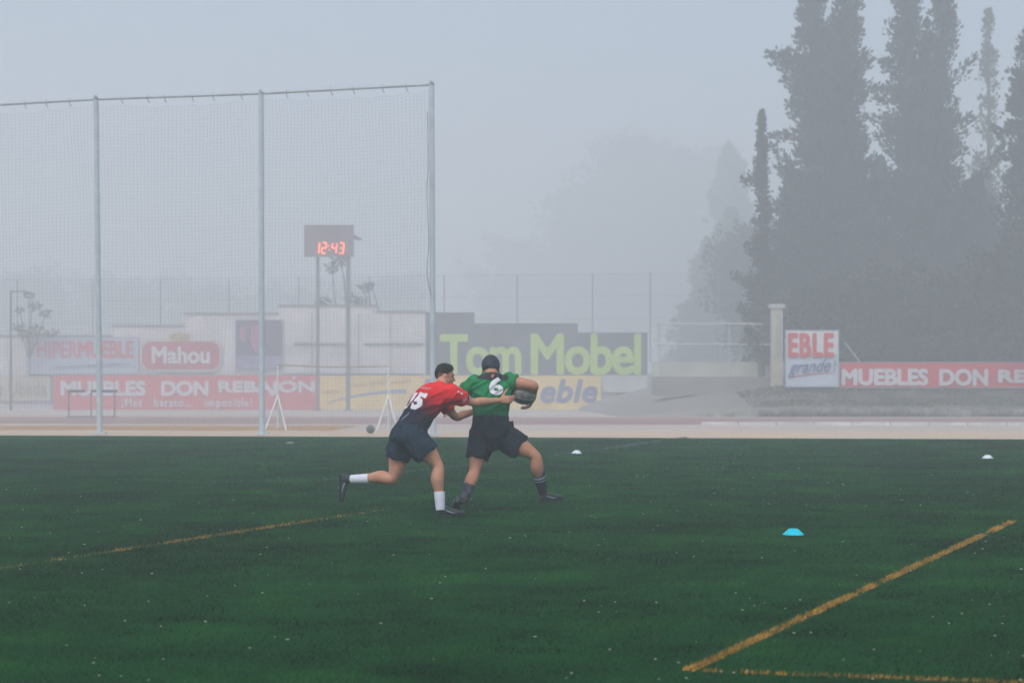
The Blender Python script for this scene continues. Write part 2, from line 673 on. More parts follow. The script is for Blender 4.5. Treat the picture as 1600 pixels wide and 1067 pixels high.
# ------------------------------------------------------------------ grass bank and the plateau behind it, right
M_BANK = mat('bank_grass', (0.08, 0.078, 0.06), 0.95, 0.2, 1.2, col2=(0.17, 0.155, 0.13), bump=0.4, bscale=4)
bk = MB()
vs, fs = [], []
nb = 70
prof = [(94.6, -0.80), (94.7, -0.32), (97, -0.08), (100, 0.30), (103, 0.62), (108, 0.72), (125, 0.9), (170, 1.1), (230, 1.3)]
for (yy, zz) in prof:
    for i in range(nb + 1):
        x = lerp(5.2, 75, (i / nb) ** 1.3)
        endf = min(1.0, max(0.0, (x - 5.2) / 9.0)) ** 0.8
        base_z = gz(yy) - 0.05
        z = lerp(base_z, zz, endf) + (0.06 * noise.noise(Vector((x * 0.7, yy * 0.5, 0))) if yy > 95 else 0)
        vs.append((x, yy + 0.3 * noise.noise(Vector((x * 0.3, yy, 5))), z))
for j in range(len(prof) - 1):
    for i in range(nb):
        a = j * (nb + 1) + i
        fs.append([a, a + 1, a + nb + 2, a + nb + 1])
bk.add(vs, fs)
tag(bk.build('grass_bank', M_BANK, smooth=True), kind='structure')
# the left end of the bank is dry and bare: paler earth
_nt = M_BANK.node_tree
_b = _nt.nodes['Principled BSDF']
_old = _b.inputs['Base Color'].links[0].from_socket
_tc = _nt.nodes.new('ShaderNodeTexCoord')
_sx = _nt.nodes.new('ShaderNodeSeparateXYZ')
_nt.links.new(_tc.outputs['Object'], _sx.inputs[0])
_mr = _nt.nodes.new('ShaderNodeMapRange')
_mr.inputs['From Min'].default_value = 9.0
_mr.inputs['From Max'].default_value = 17.0
_nt.links.new(_sx.outputs['X'], _mr.inputs['Value'])
_mx = _nt.nodes.new('ShaderNodeMix')
_mx.data_type = 'RGBA'
_mx.inputs[6].default_value = (0.27, 0.25, 0.225, 1)
_nt.links.new(_mr.outputs[0], _mx.inputs[0])
_nt.links.new(_old, _mx.inputs[7])
_nt.links.new(_mx.outputs[2], _b.inputs['Base Color'])


def clump_blades(name, area, n, h, tints, zf):
    X = rng.uniform(area[0], area[1], n)
    Y = rng.uniform(area[2], area[3], n)
    hh = h * rng.uniform(0.4, 1.2, n) * (1 + 0.5 * fnoise(X, Y, 31, 0.9))
    t = rng.uniform(0, 1, n)[:, None]
    tint = np.array(tints[0])[None] * (1 - t) + np.array(tints[1])[None] * t
    o = blades(name, X, Y, hh, 0.06 + 0 * X, tint, lean=0.6)
    co = np.empty(9 * n, np.float32)
    o.data.vertices.foreach_get('co', co)
    co = co.reshape(-1, 3)
    z = np.array([zf(x, y) for x, y in zip(X, Y)], np.float32)
    co[:, 2] += np.repeat(z, 3)
    o.data.vertices.foreach_set('co', co.reshape(-1))
    return o


def bank_z(x, y):
    ys_ = [p[0] for p in prof]
    zs_ = [p[1] for p in prof]
    e = min(1.0, max(0.0, (x - 5.2) / 9.0)) ** 0.8
    return lerp(gz(y) - 0.05, float(np.interp(y, ys_, zs_)), e)


clump_blades('bank_weeds', (12.0, 42, 95.5, 104), 24000, 0.16, ((0.05, 0.06, 0.035), (0.14, 0.13, 0.09)), bank_z)

clump_blades('wall_weeds', (12.0, 42, 93.7, 94.2), 3500, 0.30, ((0.06, 0.065, 0.04), (0.16, 0.15, 0.11)), lambda x, y: gz(y) - 0.02)

# low block wall at the foot of the bank
lw = MB()
x = 9.0
while x < 46:
    w = 0.62
    hgt = (0.42 + random.uniform(-0.08, 0.05)) * min(1.0, 0.45 + (x - 9.0) / 9.0)
    zb = gz(94.4) - 0.05
    lw.box((x + w / 2, 94.35, zb + hgt / 2), (w - 0.03, 0.25, hgt))
    x += w
lowwall = lw.build('low_block_wall', mat('pale_block', (0.12, 0.12, 0.10), 0.9, 0.5, 1.4, bump=0.3, bscale=6, stretch=(1, 1, 0.25), col2=(0.36, 0.36, 0.34)), origin=(9.0, 94.35, -0.7))
tag(lowwall, 'low weathered pale block wall holding the foot of the grass bank', 'wall')

# concrete terrace left of the small sign, with a railing
tr = MB()
d = 112.0
a, b = P(1022, 600, d), P(1236, 568, d)
terr = thing('concrete_terrace', (a.x, d, 0.7), 'pale concrete terrace wall under the thin metal railing', 'wall')
tr.box(((a.x + b.x) / 2, d + 0.6, (b.z + 0.1) / 2), (b.x - a.x, 1.2, b.z + 0.1 - 0.0))
tr.build('wall_block', mat('terrace_concrete', (0.50, 0.50, 0.43), 0.9, 0.2, 0.7, bump=0.2, bscale=5), terr)
st = MB()
a2, b2 = P(1022, 606, d - 3), P(1228, 590, d - 3)
st.box(((a2.x + b2.x) / 2, d - 2.2, b2.z / 2 + 0.1), (b2.x - a2.x, 2.2, b2.z - 0.1))
st.build('step', mat('terrace_step', (0.24, 0.23, 0.21), 0.9, 0.2, 0.7), terr)

M_RAIL = mat('rail_paint', (0.5, 0.52, 0.52), 0.6, 0.1, 3)
rail = thing('railing', P(1022, 568, 111.4), 'thin pale metal railing with mesh posts standing over the concrete terrace', 'railing')
rb = MB()
for vv in (506, 538):
    rb.limb([P(1024, vv, 111.4), P(1206, vv, 111.4)], [0.05, 0.05], seg=6, sub=1, round_ends=False)
rb.build('rail', M_RAIL, rail)
for uu in (1030, 1140):
    q = MB()
    q.limb([P(uu, 505, 111.5), P(uu, 592, 111.5)], [0.05, 0.05], seg=6, sub=1, round_ends=False)
    q.build('post', M_RAIL, rail)
nb_ = MB()
for uu in np.arange(1026, 1205, 4.2):
    nb_.limb([P(uu, 507, 111.45), P(uu, 566, 111.45)], [0.008, 0.008], seg=3, sub=1, round_ends=False)
nb_.build('mesh_infill', M_RAIL, rail)

# gate pillar
d = 104
pil = thing('gate_pillar', P(1213, 575, d), 'tall cream masonry pillar with a flat cap beside the railing', 'pillar')
q = MB()
a, b = P(1205, 578, d), P(1222, 482, d)
q.box(((a.x + b.x) / 2, d, (b.z + 0.3) / 2), (b.x - a.x, 0.6, b.z - 0.3))
q.build('shaft', mat('cream_masonry', (0.47, 0.43, 0.34), 0.9, 0.15, 2), pil)
q = MB()
q.box(((a.x + b.x) / 2, d, b.z + 0.12), (b.x - a.x + 0.22, 0.8, 0.22))
q.build('cap', mat('cap_stone', (0.42, 0.42, 0.43), 0.9, 0.15, 2), pil)
q = MB()
q.box(((a.x + b.x) / 2 + 0.08, d - 0.315, (a.z + b.z) / 2 + 0.2), (0.28, 0.03, b.z - a.z - 1.0))
q.build('recessed_panel', mat('pillar_panel', (0.36, 0.34, 0.30), 0.9, 0.15, 2), pil)

# leaning thin pole
pp = MB()
pp.limb([P(1320, 535, 104), P(1344, 566, 104)], [0.02, 0.03], seg=6, sub=1)
tag(pp.build('leaning_pole', M_WHITE, origin=P(1344, 566, 104), smooth=True), 'thin white pole leaning above the red banner at the foot of the cypresses', 'pole')

# ------------------------------------------------------------------ signs
RED = mat('banner_red', (0.62, 0.055, 0.07), 0.7, 0.12, 0.8)
REDL = mat('banner_letter_white', (0.64, 0.62, 0.66), 0.7, 0.06, 1)
YEL = mat('banner_yellow', (0.80, 0.56, 0.16), 0.7, 0.12, 0.6)
BLU = mat('letter_blue', (0.09, 0.12, 0.30), 0.7, 0.1, 1)


def board(name, label, u0, v0, u1, v1, d, material, cat='advertising board', thick=0.10, frame=None, group=None):
    a, b = P(u0, v1, d), P(u1, v0, d)
    t = thing(name, (a.x, d, a.z), label, cat, group)
    q = MB()
    q.box(((a.x + b.x) / 2, d + thick / 2, (a.z + b.z) / 2), (b.x - a.x, thick, b.z - a.z))
    q.build('panel', material, t)
    q = MB()
    fw = 0.045
    for zz in (a.z, b.z):
        q.box(((a.x + b.x) / 2, d + thick / 2, zz), (b.x - a.x + fw, thick + 0.03, fw))
    for xx in (a.x, b.x):
        q.box((xx, d + thick / 2, (a.z + b.z) / 2), (fw, thick + 0.03, b.z - a.z - fw))
    q.build('frame', frame or M_GALV, t)
    return t


# right side, on top of the bank
D = 101.5
t = board('advertising_board', 'red MUEBLES DON RE banner on top of the grass bank under the cypresses', 1312, 566, 1665, 605.5, D, RED)
sign_text(t, 'MUEBLES', 1314.5, 575.5, 1450.5, 602.5, D, REDL, bold=0.05, spacing=0.98)
sign_text(t, 'DON', 1467, 576, 1544, 603, D, REDL, bold=0.05)
sign_text(t, 'REBAJ', 1559, 577, 1664, 604, D, REDL, bold=0.05)
t = board('advertising_board', 'square white sign with red EBLE letters over the word grande', 1227.5, 516, 1310.5, 604, D - 0.35,
          mat('sign_pale_blue', (0.50, 0.56, 0.66), 0.6, 0.08, 1))
q = MB()
a, b = P(1230, 554, D), P(1307, 518, D)
q.box(((a.x + b.x) / 2, D - 0.38, (a.z + b.z) / 2), (b.x - a.x, 0.02, b.z - a.z))
q.build('white_band', mat('sign_white', (0.66, 0.65, 0.66), 0.6, 0.06, 1), t)
sign_text(t, 'EBLE', 1231, 520, 1303, 558, D - 0.39, mat('sign_red', (0.60, 0.04, 0.04), 0.6, 0.08, 1), bold=0.035, spacing=1.12)
sign_text(t, 'grande', 1231, 564, 1298, 590, D - 0.38, BLU, bold=0.005, shear=0.45, rise=0.06)
sign_text(t, '!', 1302, 562, 1306, 580, D - 0.38, BLU, bold=0.01, shear=0.3)
q = MB()
n = 14
pts = []
for k in range(n + 1):
    f_ = k / n
    pts.append((lerp(1234, 1302, f_), 589 - 7 * math.sin(f_ * 1.5)))
poly = [P(u, v - 1.0 * math.sin(math.pi * min(1, i / n + .2)), D) for i, (u, v) in enumerate(pts)]
poly2 = [P(u, v + 1.0, D) for u, v in reversed(pts)]
q.add([Vector((p.x, D - 0.38, p.z)) for p in poly + poly2], [list(range(2 * n + 2))])
q.build('underline', mat('sign_red2', (0.55, 0.06, 0.07), 0.6), t)

# left side: lower course of the stadium wall, D = 150
D = 150.0
S = D / 3000


def wall_poly(us, material, d0, thick, name, parent):
    q = MB()
    q.prism([(P(u, v, D).x, P(u, v, D).z) for u, v in us], d0, d0 + thick)
    return q.build(name, material, parent)


zfoot = P(0, 641, D).z
wall = thing('stadium_wall', (P(400, 641, D).x, D + 0.5, gz(D)), 'long pale stepped wall at the back of the ground carrying the painted boards', 'wall')
wall_poly([(-260, 641), (-260, 526), (175, 526), (175, 510), (288, 510), (288, 491), (434, 491), (434, 478.5), (587, 478.5), (587, 488), (665, 488), (665, 641)], M_PALE, D + 0.25, 0.6, 'masonry', wall)
cp = MB()
for (u0, u1, v) in ((-260, 175, 526), (175, 288, 510), (288, 434, 491), (434, 587, 478.5), (587, 665, 488)):
    a, b = P(u0, v, D), P(u1, v, D)
    cp.box(((a.x + b.x) / 2, D + 0.55, a.z + 0.06), (b.x - a.x + 0.05, 0.8, 0.13))
cp.build('coping', mat('coping_stone', (0.22, 0.22, 0.22), 0.9, 0.2, 1), wall)
lg = MB()
for (u0, u1, v) in ((458, 546, 537), (568, 662, 537), (440, 662, 584)):
    a, b = P(u0, v, D), P(u1, v, D)
    lg.box(((a.x + b.x) / 2, D + 0.16, a.z), (b.x - a.x, 0.16, 0.10))
lg.build('ledge', mat('ledge_stone', (0.2, 0.2, 0.21), 0.9, 0.2, 1), wall)
for uu in (487, 560, 610):
    q = MB()
    a = P(uu, 492, D)
    q.box((a.x, D + 0.215, P(0, 536, D).z), (0.10, 0.06, P(0, 490, D).z - P(0, 584, D).z))
    q.build('rain_streak_pipe', mat('drain_pipe', (0.34, 0.33, 0.33), 0.9), wall)

dark = thing('dark_stepped_wall', (P(840, 641, D).x, D + 0.5, gz(D)), 'dark grey stepped wall with huge lime green Tom Mobel lettering', 'wall')
M_DK = mat('dark_wall_paint', (0.07, 0.073, 0.085), 0.8, 0.3, 0.4, bump=0.2, bscale=4)
wall_poly([(665.5, 586), (665.5, 488), (741, 488), (741, 505), (903, 505), (903, 519.5), (1012, 519.5), (1012, 586)], M_DK, D + 0.2, 0.6, 'masonry', dark)
LIME = mat('lime_paint', (0.42, 0.60, 0.07), 0.7, 0.1, 0.8)
sign_text(dark, 'Tom', 687, 522, 815, 586, D + 0.2, LIME, bold=0.028, spacing=0.92, proud=0.03)
sign_text(dark, 'Mobel', 829, 521, 1002, 586, D + 0.2, LIME, bold=0.028, spacing=0.92, proud=0.03)
q = MB()
a, b = P(940, 613, D), P(1012, 586.5, D)
q.box(((a.x + b.x) / 2, D + 0.5, (a.z + b.z) / 2), (b.x - a.x, 0.6, b.z - a.z))
q.build('white_base_block', mat('white_base', (0.50, 0.50, 0.50), 0.9, 0.15, 0.4), dark)
q = MB()
a, b = P(665, 641, D), P(965, 586.5, D)
q.box(((a.x + b.x) / 2, D + 0.62, (a.z + b.z) / 2), (b.x - a.x, 0.5, b.z - a.z))
q.build('plinth', M_CONC, dark)
q = MB()
a, b = P(962, 641, D), P(1012, 613, D)
q.box(((a.x + b.x) / 2 - 0.3, D + 0.65, (a.z + b.z) / 2), (b.x - a.x, 0.5, b.z - a.z - 0.02))
q.build('rough_base', mat('rough_base', (0.24, 0.23, 0.21), 0.9, 0.5, 0.9), dark)

# boards on the lower course
t = board('advertising_board', 'beige board with thin e Ubeda lettering at the left end of the wall', -250, 588, 79, 626, D, mat('board_beige', (0.48, 0.44, 0.34), 0.8, 0.1, 0.5))
sign_text(t, 'e Ubeda', -5, 596, 73, 618, D, mat('letter_brown', (0.24, 0.16, 0.15), 0.7), bold=0.0, spacing=1.1)
t = board('advertising_board', 'long red MUEBLES DON REBAJÓN banner with a slogan beneath, behind the net', 83, 586, 495, 640.5, D, RED)
sign_text(t, 'MUEBLES', 95, 594.5, 228, 618.5, D, REDL, bold=0.05)
sign_text(t, 'DON', 252, 594.5, 326, 618.5, D, REDL, bold=0.05)
sign_text(t, 'REBAJON', 341, 594.5, 492, 618.5, D, REDL, bold=0.05)
q = MB()
q.box((P(459, 0, D).x, D - 0.03, P(0, 590.5, D).z), (0.42, 0.01, 0.16), rot=Matrix.Rotation(R(-38), 3, 'Y'))
q.build('accent', REDL, t)
q = MB()
q.box((P(212.5, 0, D).x, D - 0.03, P(0, 621.6, D).z), (0.14, 0.01, 0.06), rot=Matrix.Rotation(R(-38), 3, 'Y'))
q.build('accent', REDL, t)
sign_text(t, '¡Mas   barato...   imposible!', 190, 622, 394, 639, D, REDL, bold=0.02, spacing=1.15)
t = board('advertising_board', 'long yellow board with blue Hipermueble lettering and a blue swoosh behind the players', 497.5, 586.5, 939.5, 640.5, D, YEL)
sign_text(t, 'Hiperm', 656, 592, 812, 636, D, BLU, bold=0.03, shear=0.25)
sign_text(t, 'u', 818, 603, 840, 629, D, BLU, bold=0.03, shear=0.25)
sign_text(t, 'eble', 844, 592, 934, 629.5, D, BLU, bold=0.035, shear=0.22, spacing=1.05)
q = MB()
top, bot = [], []
for k in range(21):
    f_ = k / 20
    u = lerp(511, 635, f_)
    v = 630 - 18.5 * (1 - (1 - f_) ** 2) ** 0.9
    w = 0.8 + 2.7 * f_
    top.append(P(u, v - w, D))
    bot.append(P(u, v + w * 0.9, D))
pts = top + bot[::-1]
nn = len(top)
q.add([Vector((p.x, D - 0.03, p.z)) for p in top + bot], [[i, i + 1, nn + i + 1, nn + i] for i in range(nn - 1)])
q.build('swoosh', mat('swoosh_blue', (0.20, 0.27, 0.42), 0.7), t)
random.seed(3)
for (u0, u1, vc, rise, h_) in ((504, 530, 613, -3, 7), (551, 573, 602, -1.5, 5), (578, 606, 599, -3, 8), (612, 640, 598, -3, 7)):
    q = MB()
    u = u0
    while u < u1:
        f_ = (u - u0) / (u1 - u0)
        c_ = P(u, vc + rise * f_ + random.uniform(-1, 1), D)
        q.box((c_.x, D - 0.03, c_.z), (0.05, 0.01, h_ * S * random.uniform(0.4, 1)), rot=Matrix.Rotation(random.uniform(-.5, .7), 3, 'Y'))
        u += random.uniform(1.6, 2.6)
    q.build('brush_marks', mat('brush_brown', (0.50, 0.24, 0.10), 0.7), t)

# upper boards
PAN = mat('panel_lilac_white', (0.40, 0.43, 0.56), 0.7, 0.06, 0.6)
t = board('advertising_board', 'pale lilac board with red HIPERMUEBLE capitals high on the wall', 42, 527, 216, 584, D, PAN)
sign_text(t, 'HIPER', 58, 533, 122, 559, D, mat('letter_rose', (0.60, 0.08, 0.16), 0.7), bold=0.02)
sign_text(t, 'MUEBLE', 122, 532, 209, 559, D, mat('letter_red2', (0.58, 0.07, 0.07), 0.7), bold=0.03)
q = MB()
u = 84
while u < 200:
    c_ = P(u, 575 - (u - 84) * 0.055 + random.uniform(-.8, .8), D)
    q.box((c_.x, D - 0.03, c_.z), (0.07, 0.01, S * random.uniform(3, 7)), rot=Matrix.Rotation(random.uniform(-.2, .7), 3, 'Y'))
    u += random.uniform(2.2, 4)
q.build('small_script', BLU, t)

mh = thing('brewery_sign', (P(282, 577, D).x, D, P(282, 577, D).z), 'rounded red beer sign with white Mahou lettering and a small crest on top', 'sign')


def rrect(u0, v0, u1, v1, rad, n=8):
    pts = []
    for (cu, cv, a0) in ((u1 - rad, v0 + rad, -90), (u1 - rad, v1 - rad, 0), (u0 + rad, v1 - rad, 90), (u0 + rad, v0 + rad, 180)):
        for k in range(n + 1):
            a_ = R(a0 + 90 * k / n)
            pts.append((cu + rad * math.cos(a_), cv + rad * math.sin(a_)))
    return [(P(u, v, D).x, P(u, v, D).z) for u, v in pts]


q = MB()
q.prism(rrect(218, 530, 347, 581, 17), D + 0.02, D + 0.2)
q.build('border', mat('sign_cream', (0.50, 0.46, 0.42), 0.7), mh)
q = MB()
q.prism(rrect(222, 533.5, 343, 577, 15), D - 0.02, D + 0.1)
q.build('panel', mat('beer_red', (0.46, 0.045, 0.07), 0.7, 0.1, 1), mh)
sign_text(mh, 'Mahou', 237, 541, 328, 568, D - 0.02, REDL, bold=0.035)
q = MB()
q.prism([(P(u, v, D).x, P(u, v, D).z) for u, v in ((268, 534), (264, 524), (272, 521), (281, 518), (290, 521), (297, 524), (293, 534))], D - 0.01, D + 0.1)
q.build('crest', mat('crest_gold', (0.40, 0.30, 0.14), 0.7, 0.4, 3), mh)

po = board('poster', 'dark purple poster with pink shapes fixed high on the wall behind the middle net post', 368, 500, 441, 577, D, mat('poster_dark', (0.10, 0.08, 0.13), 0.7, 0.25, 0.8), 'poster')
q = MB()
for (pts) in ([(374, 512), (384, 510), (383, 534), (377, 533)], [(392, 509), (408, 508), (409, 535), (404, 553), (397, 548), (391, 528)]):
    q.add([Vector((P(u, v, D).x, D - 0.03, P(u, v, D).z)) for u, v in pts], [list(range(len(pts)))])
q.build('pink_shape', mat('poster_pink', (0.38, 0.10, 0.24), 0.7), po)
q = MB()
q.box(((P(405, 0, D).x), D - 0.02, P(0, 566, D).z), (3.5, 0.01, 1.0))
q.build('caption_band', mat('poster_violet', (0.24, 0.20, 0.36), 0.7, 0.2, 2), po)

# ------------------------------------------------------------------ scoreboard
D = 138.0
sb = thing('scoreboard', (P(519, 641, D).x, D, gz(D)), 'dark scoreboard clock reading 12:43 in orange digits on two tall steel posts', 'scoreboard')
a, b = P(476, 401, D), P(552, 351.5, D)
q = MB()
q.box(((a.x + b.x) / 2, D + 0.25, (a.z + b.z) / 2), (b.x - a.x, 0.5, b.z - a.z))
cab = q.build('cabinet', mat('cabinet_grey', (0.19, 0.13, 0.14), 0.5, 0.1, 1), sb)
q = MB()
q.box(((a.x + b.x) / 2, D - 0.01, b.z - 0.04), (b.x - a.x + 0.08, 0.06, 0.08))
q.box(((a.x + b.x) / 2, D - 0.01, a.z + 0.04), (b.x - a.x + 0.08, 0.06, 0.08))
q.box((a.x + 0.0, D - 0.01, (a.z + b.z) / 2), (0.08, 0.06, b.z - a.z - 0.16))
q.box((b.x - 0.0, D - 0.01, (a.z + b.z) / 2), (0.08, 0.06, b.z - a.z - 0.16))
q.build('rim', mat('rim_grey', (0.24, 0.18, 0.19), 0.5), sb)
em = bpy.data.materials.new('lit_orange_digit')
em.use_nodes = True
bs = em.node_tree.nodes['Principled BSDF']
bs.inputs['Base Color'].default_value = (0.8, 0.1, 0.03, 1)
bs.inputs['Emission Color'].default_value = (1.0, 0.13, 0.035, 1)
bs.inputs['Emission Strength'].default_value = 3.4
SEG = {'1': 'bc', '2': 'abged', '4': 'fgbc', '3': 'abgcd'}


def digit(ch, u0, u1, v0, v1):
    q = MB()
    w = 1.5
    vm = (v0 + v1) / 2
    sl = 1.2
    g_ = {'a': (u0 + w * .6, v0, u1 - w * .6, v0), 'd': (u0 + w * .6, v1, u1 - w * .6, v1), 'g': (u0 + w * .6, vm, u1 - w * .6, vm),
          'f': (u0, v0 + 1, u0, vm - .6), 'b': (u1, v0 + 1, u1, vm - .6), 'e': (u0, vm + .6, u0, v1 - 1), 'c': (u1, vm + .6, u1, v1 - 1)}
    for s_ in SEG[ch]:
        x0, y0, x1, y1 = g_[s_]
        sh = lambda u, v: u + sl * (vm - v) / (v1 - v0)
        p0, p1 = P(sh(x0, y0), y0, D), P(sh(x1, y1), y1, D)
        q.limb([Vector((p0.x, D - 0.045, p0.z)), Vector((p1.x, D - 0.045, p1.z))], [w * D / 6000] * 2, seg=6, sub=1)
    return q.build('digit', em, sb)


digit('1', 495, 498.8, 379.5, 396)
digit('2', 503.3, 509.5, 379.5, 396)
digit('4', 519, 526, 380, 396)
digit('3', 530.5, 537, 380, 396)
for vv in (384.5, 390.5):
    q = MB()
    p = P(514, vv, D)
    q.ell((p.x, D - 0.03, p.z), (0.045, 0.03, 0.045), seg=8, rings=6)
    q.build('colon_dot', em, sb)
q = MB()
p = P(514, 363, D)
q.box((p.x, D - 0.02, p.z), (0.62, 0.03, 0.2))
q.build('name_plate', mat('plate_pale', (0.10, 0.09, 0.11), 0.6), sb)
for uu in (496, 543.5):
    q = MB()
    wpx = 0.24 if uu < 500 else 0.30
    zt = P(0, 400, D).z
    zb = gz(D)
    q.box((P(uu, 0, D).x, D + 0.3, (zt + zb) / 2), (wpx, 0.22, zt - zb))
    q.box((P(uu, 0, D).x, D + 0.3, zb + 0.06), (0.55, 0.55, 0.1))
    q.build('post', mat('post_steel', (0.16, 0.15, 0.165), 0.6), sb)
q = MB()
p0, p1 = P(552.5, 371, D), P(565, 374, D)
q.rings([(Vector((p0.x, D + 0.3, p0.z)), Vector((0, 0.12, 0)), Vector((0, 0, 0.15))), (Vector((p1.x, D + 0.1, p1.z)), Vector((0, 0.05, 0)), Vector((0, 0, 0.05)))], seg=12)
q.rings([(Vector((p0.x, D + 0.3, p0.z + 0.25)), Vector((0, 0.03, 0)), Vector((0, 0, 0.03))), (Vector((p0.x + 0.2, D + 0.3, p0.z)), Vector((0, 0.05, 0)), Vector((0, 0, 0.12)))], seg=8)
q.build('horn', M_STEELD, sb)

# ------------------------------------------------------------------ tall fence above the wall
D = 156.0
fence = thing('wire_fence', (P(500, 560, D).x, D, gz(D)), 'tall thin wire fence with slim dark posts rising above the painted walls', 'fence')
for uu, vt in ((-80, 438), (27, 437), (145, 437), (251, 437), (358, 435), (467, 433), (577, 431), (694, 430), (808, 429), (926, 428), (1016, 426), (1122, 425)):
    q = MB()
    p0, p1 = P(uu, vt, D), P(uu, 600 if uu < 1013 else 566, D)
    q.limb([p0, p1], [0.05, 0.05], seg=6, sub=1, round_ends=False)
    q.build('post', mat('fence_post_fog_grey', (0.24, 0.24, 0.25), 0.6), fence)  # paler than the posts themselves: some fog fade is mixed into the colour
q = MB()
for vv in (436, 470, 505):
    q.limb([P(-80, vv + 2, D), P(1122, vv - 9, D)], [0.008, 0.008], seg=3, sub=1, round_ends=False)
for uu in np.arange(-80, 1122, 3.4):
    vt = 438 - (uu + 80) * 0.0108
    q.limb([P(uu, vt, D), P(uu, 560, D)], [0.006, 0.006], seg=3, sub=1, round_ends=False)
q.build('wire_mesh', M_STEELD, fence)

# lamp post at far left
lp = thing('lamp_post', P(17, 640, 145), 'thin dark lamp post with a short arm at the far left behind the net', 'lamp post')
q = MB()
q.limb([Vector((P(17, 0, 145).x, 145, gz(145))), P(17, 455, 145)], [0.1, 0.07], seg=8, sub=3, smooth=False)
q.build('pole', M_STEELD, lp)
q = MB()
q.limb([P(17, 456, 145), P(40, 455, 145)], [0.05, 0.05], seg=6, sub=1)
q.build('arm', M_STEELD, lp)
q = MB()
q.ell(P(44, 458, 145), (0.4, 0.2, 0.1), seg=10, rings=6)
q.build('lamp_head', M_STEELD, lp)

# ------------------------------------------------------------------ vegetation
M_LEAF = attr_mat('leaf', 0.8, 0.15)
M_BARK = mat('bark', (0.08, 0.06, 0.05), 0.9, 0.3, 4, bump=0.4, bscale=12)


def leaf_mesh(name, pts, dirs, size, tint, parent):
    """pts n x 3 leaf clump tips; each gets a slim diamond along dirs"""
    n = len(pts)
    side = rng.normal(size=(n, 3))
    side -= dirs * np.sum(side * dirs, 1, keepdims=True)
    side /= np.linalg.norm(side, axis=1, keepdims=True) + 1e-9
    L = size[:, None]
    a = pts
    b = pts + dirs * L * 0.5 + side * L * 0.28
    c = pts + dirs * L
    d_ = pts + dirs * L * 0.5 - side * L * 0.28
    off = np.array(parent_origin(parent))
    co = np.stack([a, b, c, d_], 1) - off
    me = bpy.data.meshes.new(name)
    me.vertices.add(4 * n)
    me.vertices.foreach_set('co', co.astype(np.float32).reshape(-1))
    me.loops.add(4 * n)
    me.loops.foreach_set('vertex_index', np.arange(4 * n, dtype=np.int32))
    me.polygons.add(n)
    me.polygons.foreach_set('loop_start', np.arange(0, 4 * n, 4, dtype=np.int32))
    me.update(calc_edges=True)
    at = me.attributes.new('tint', 'FLOAT_COLOR', 'POINT')
    colr = np.ones((n, 4, 4), np.float32)
    colr[:, :, :3] = tint[:, None, :]
    at.data.foreach_set('color', colr.reshape(-1))
    me.materials.append(M_LEAF)
    o = bpy.data.objects.new(name, me)
    C.objects.link(o)
    o.parent = parent
    return o


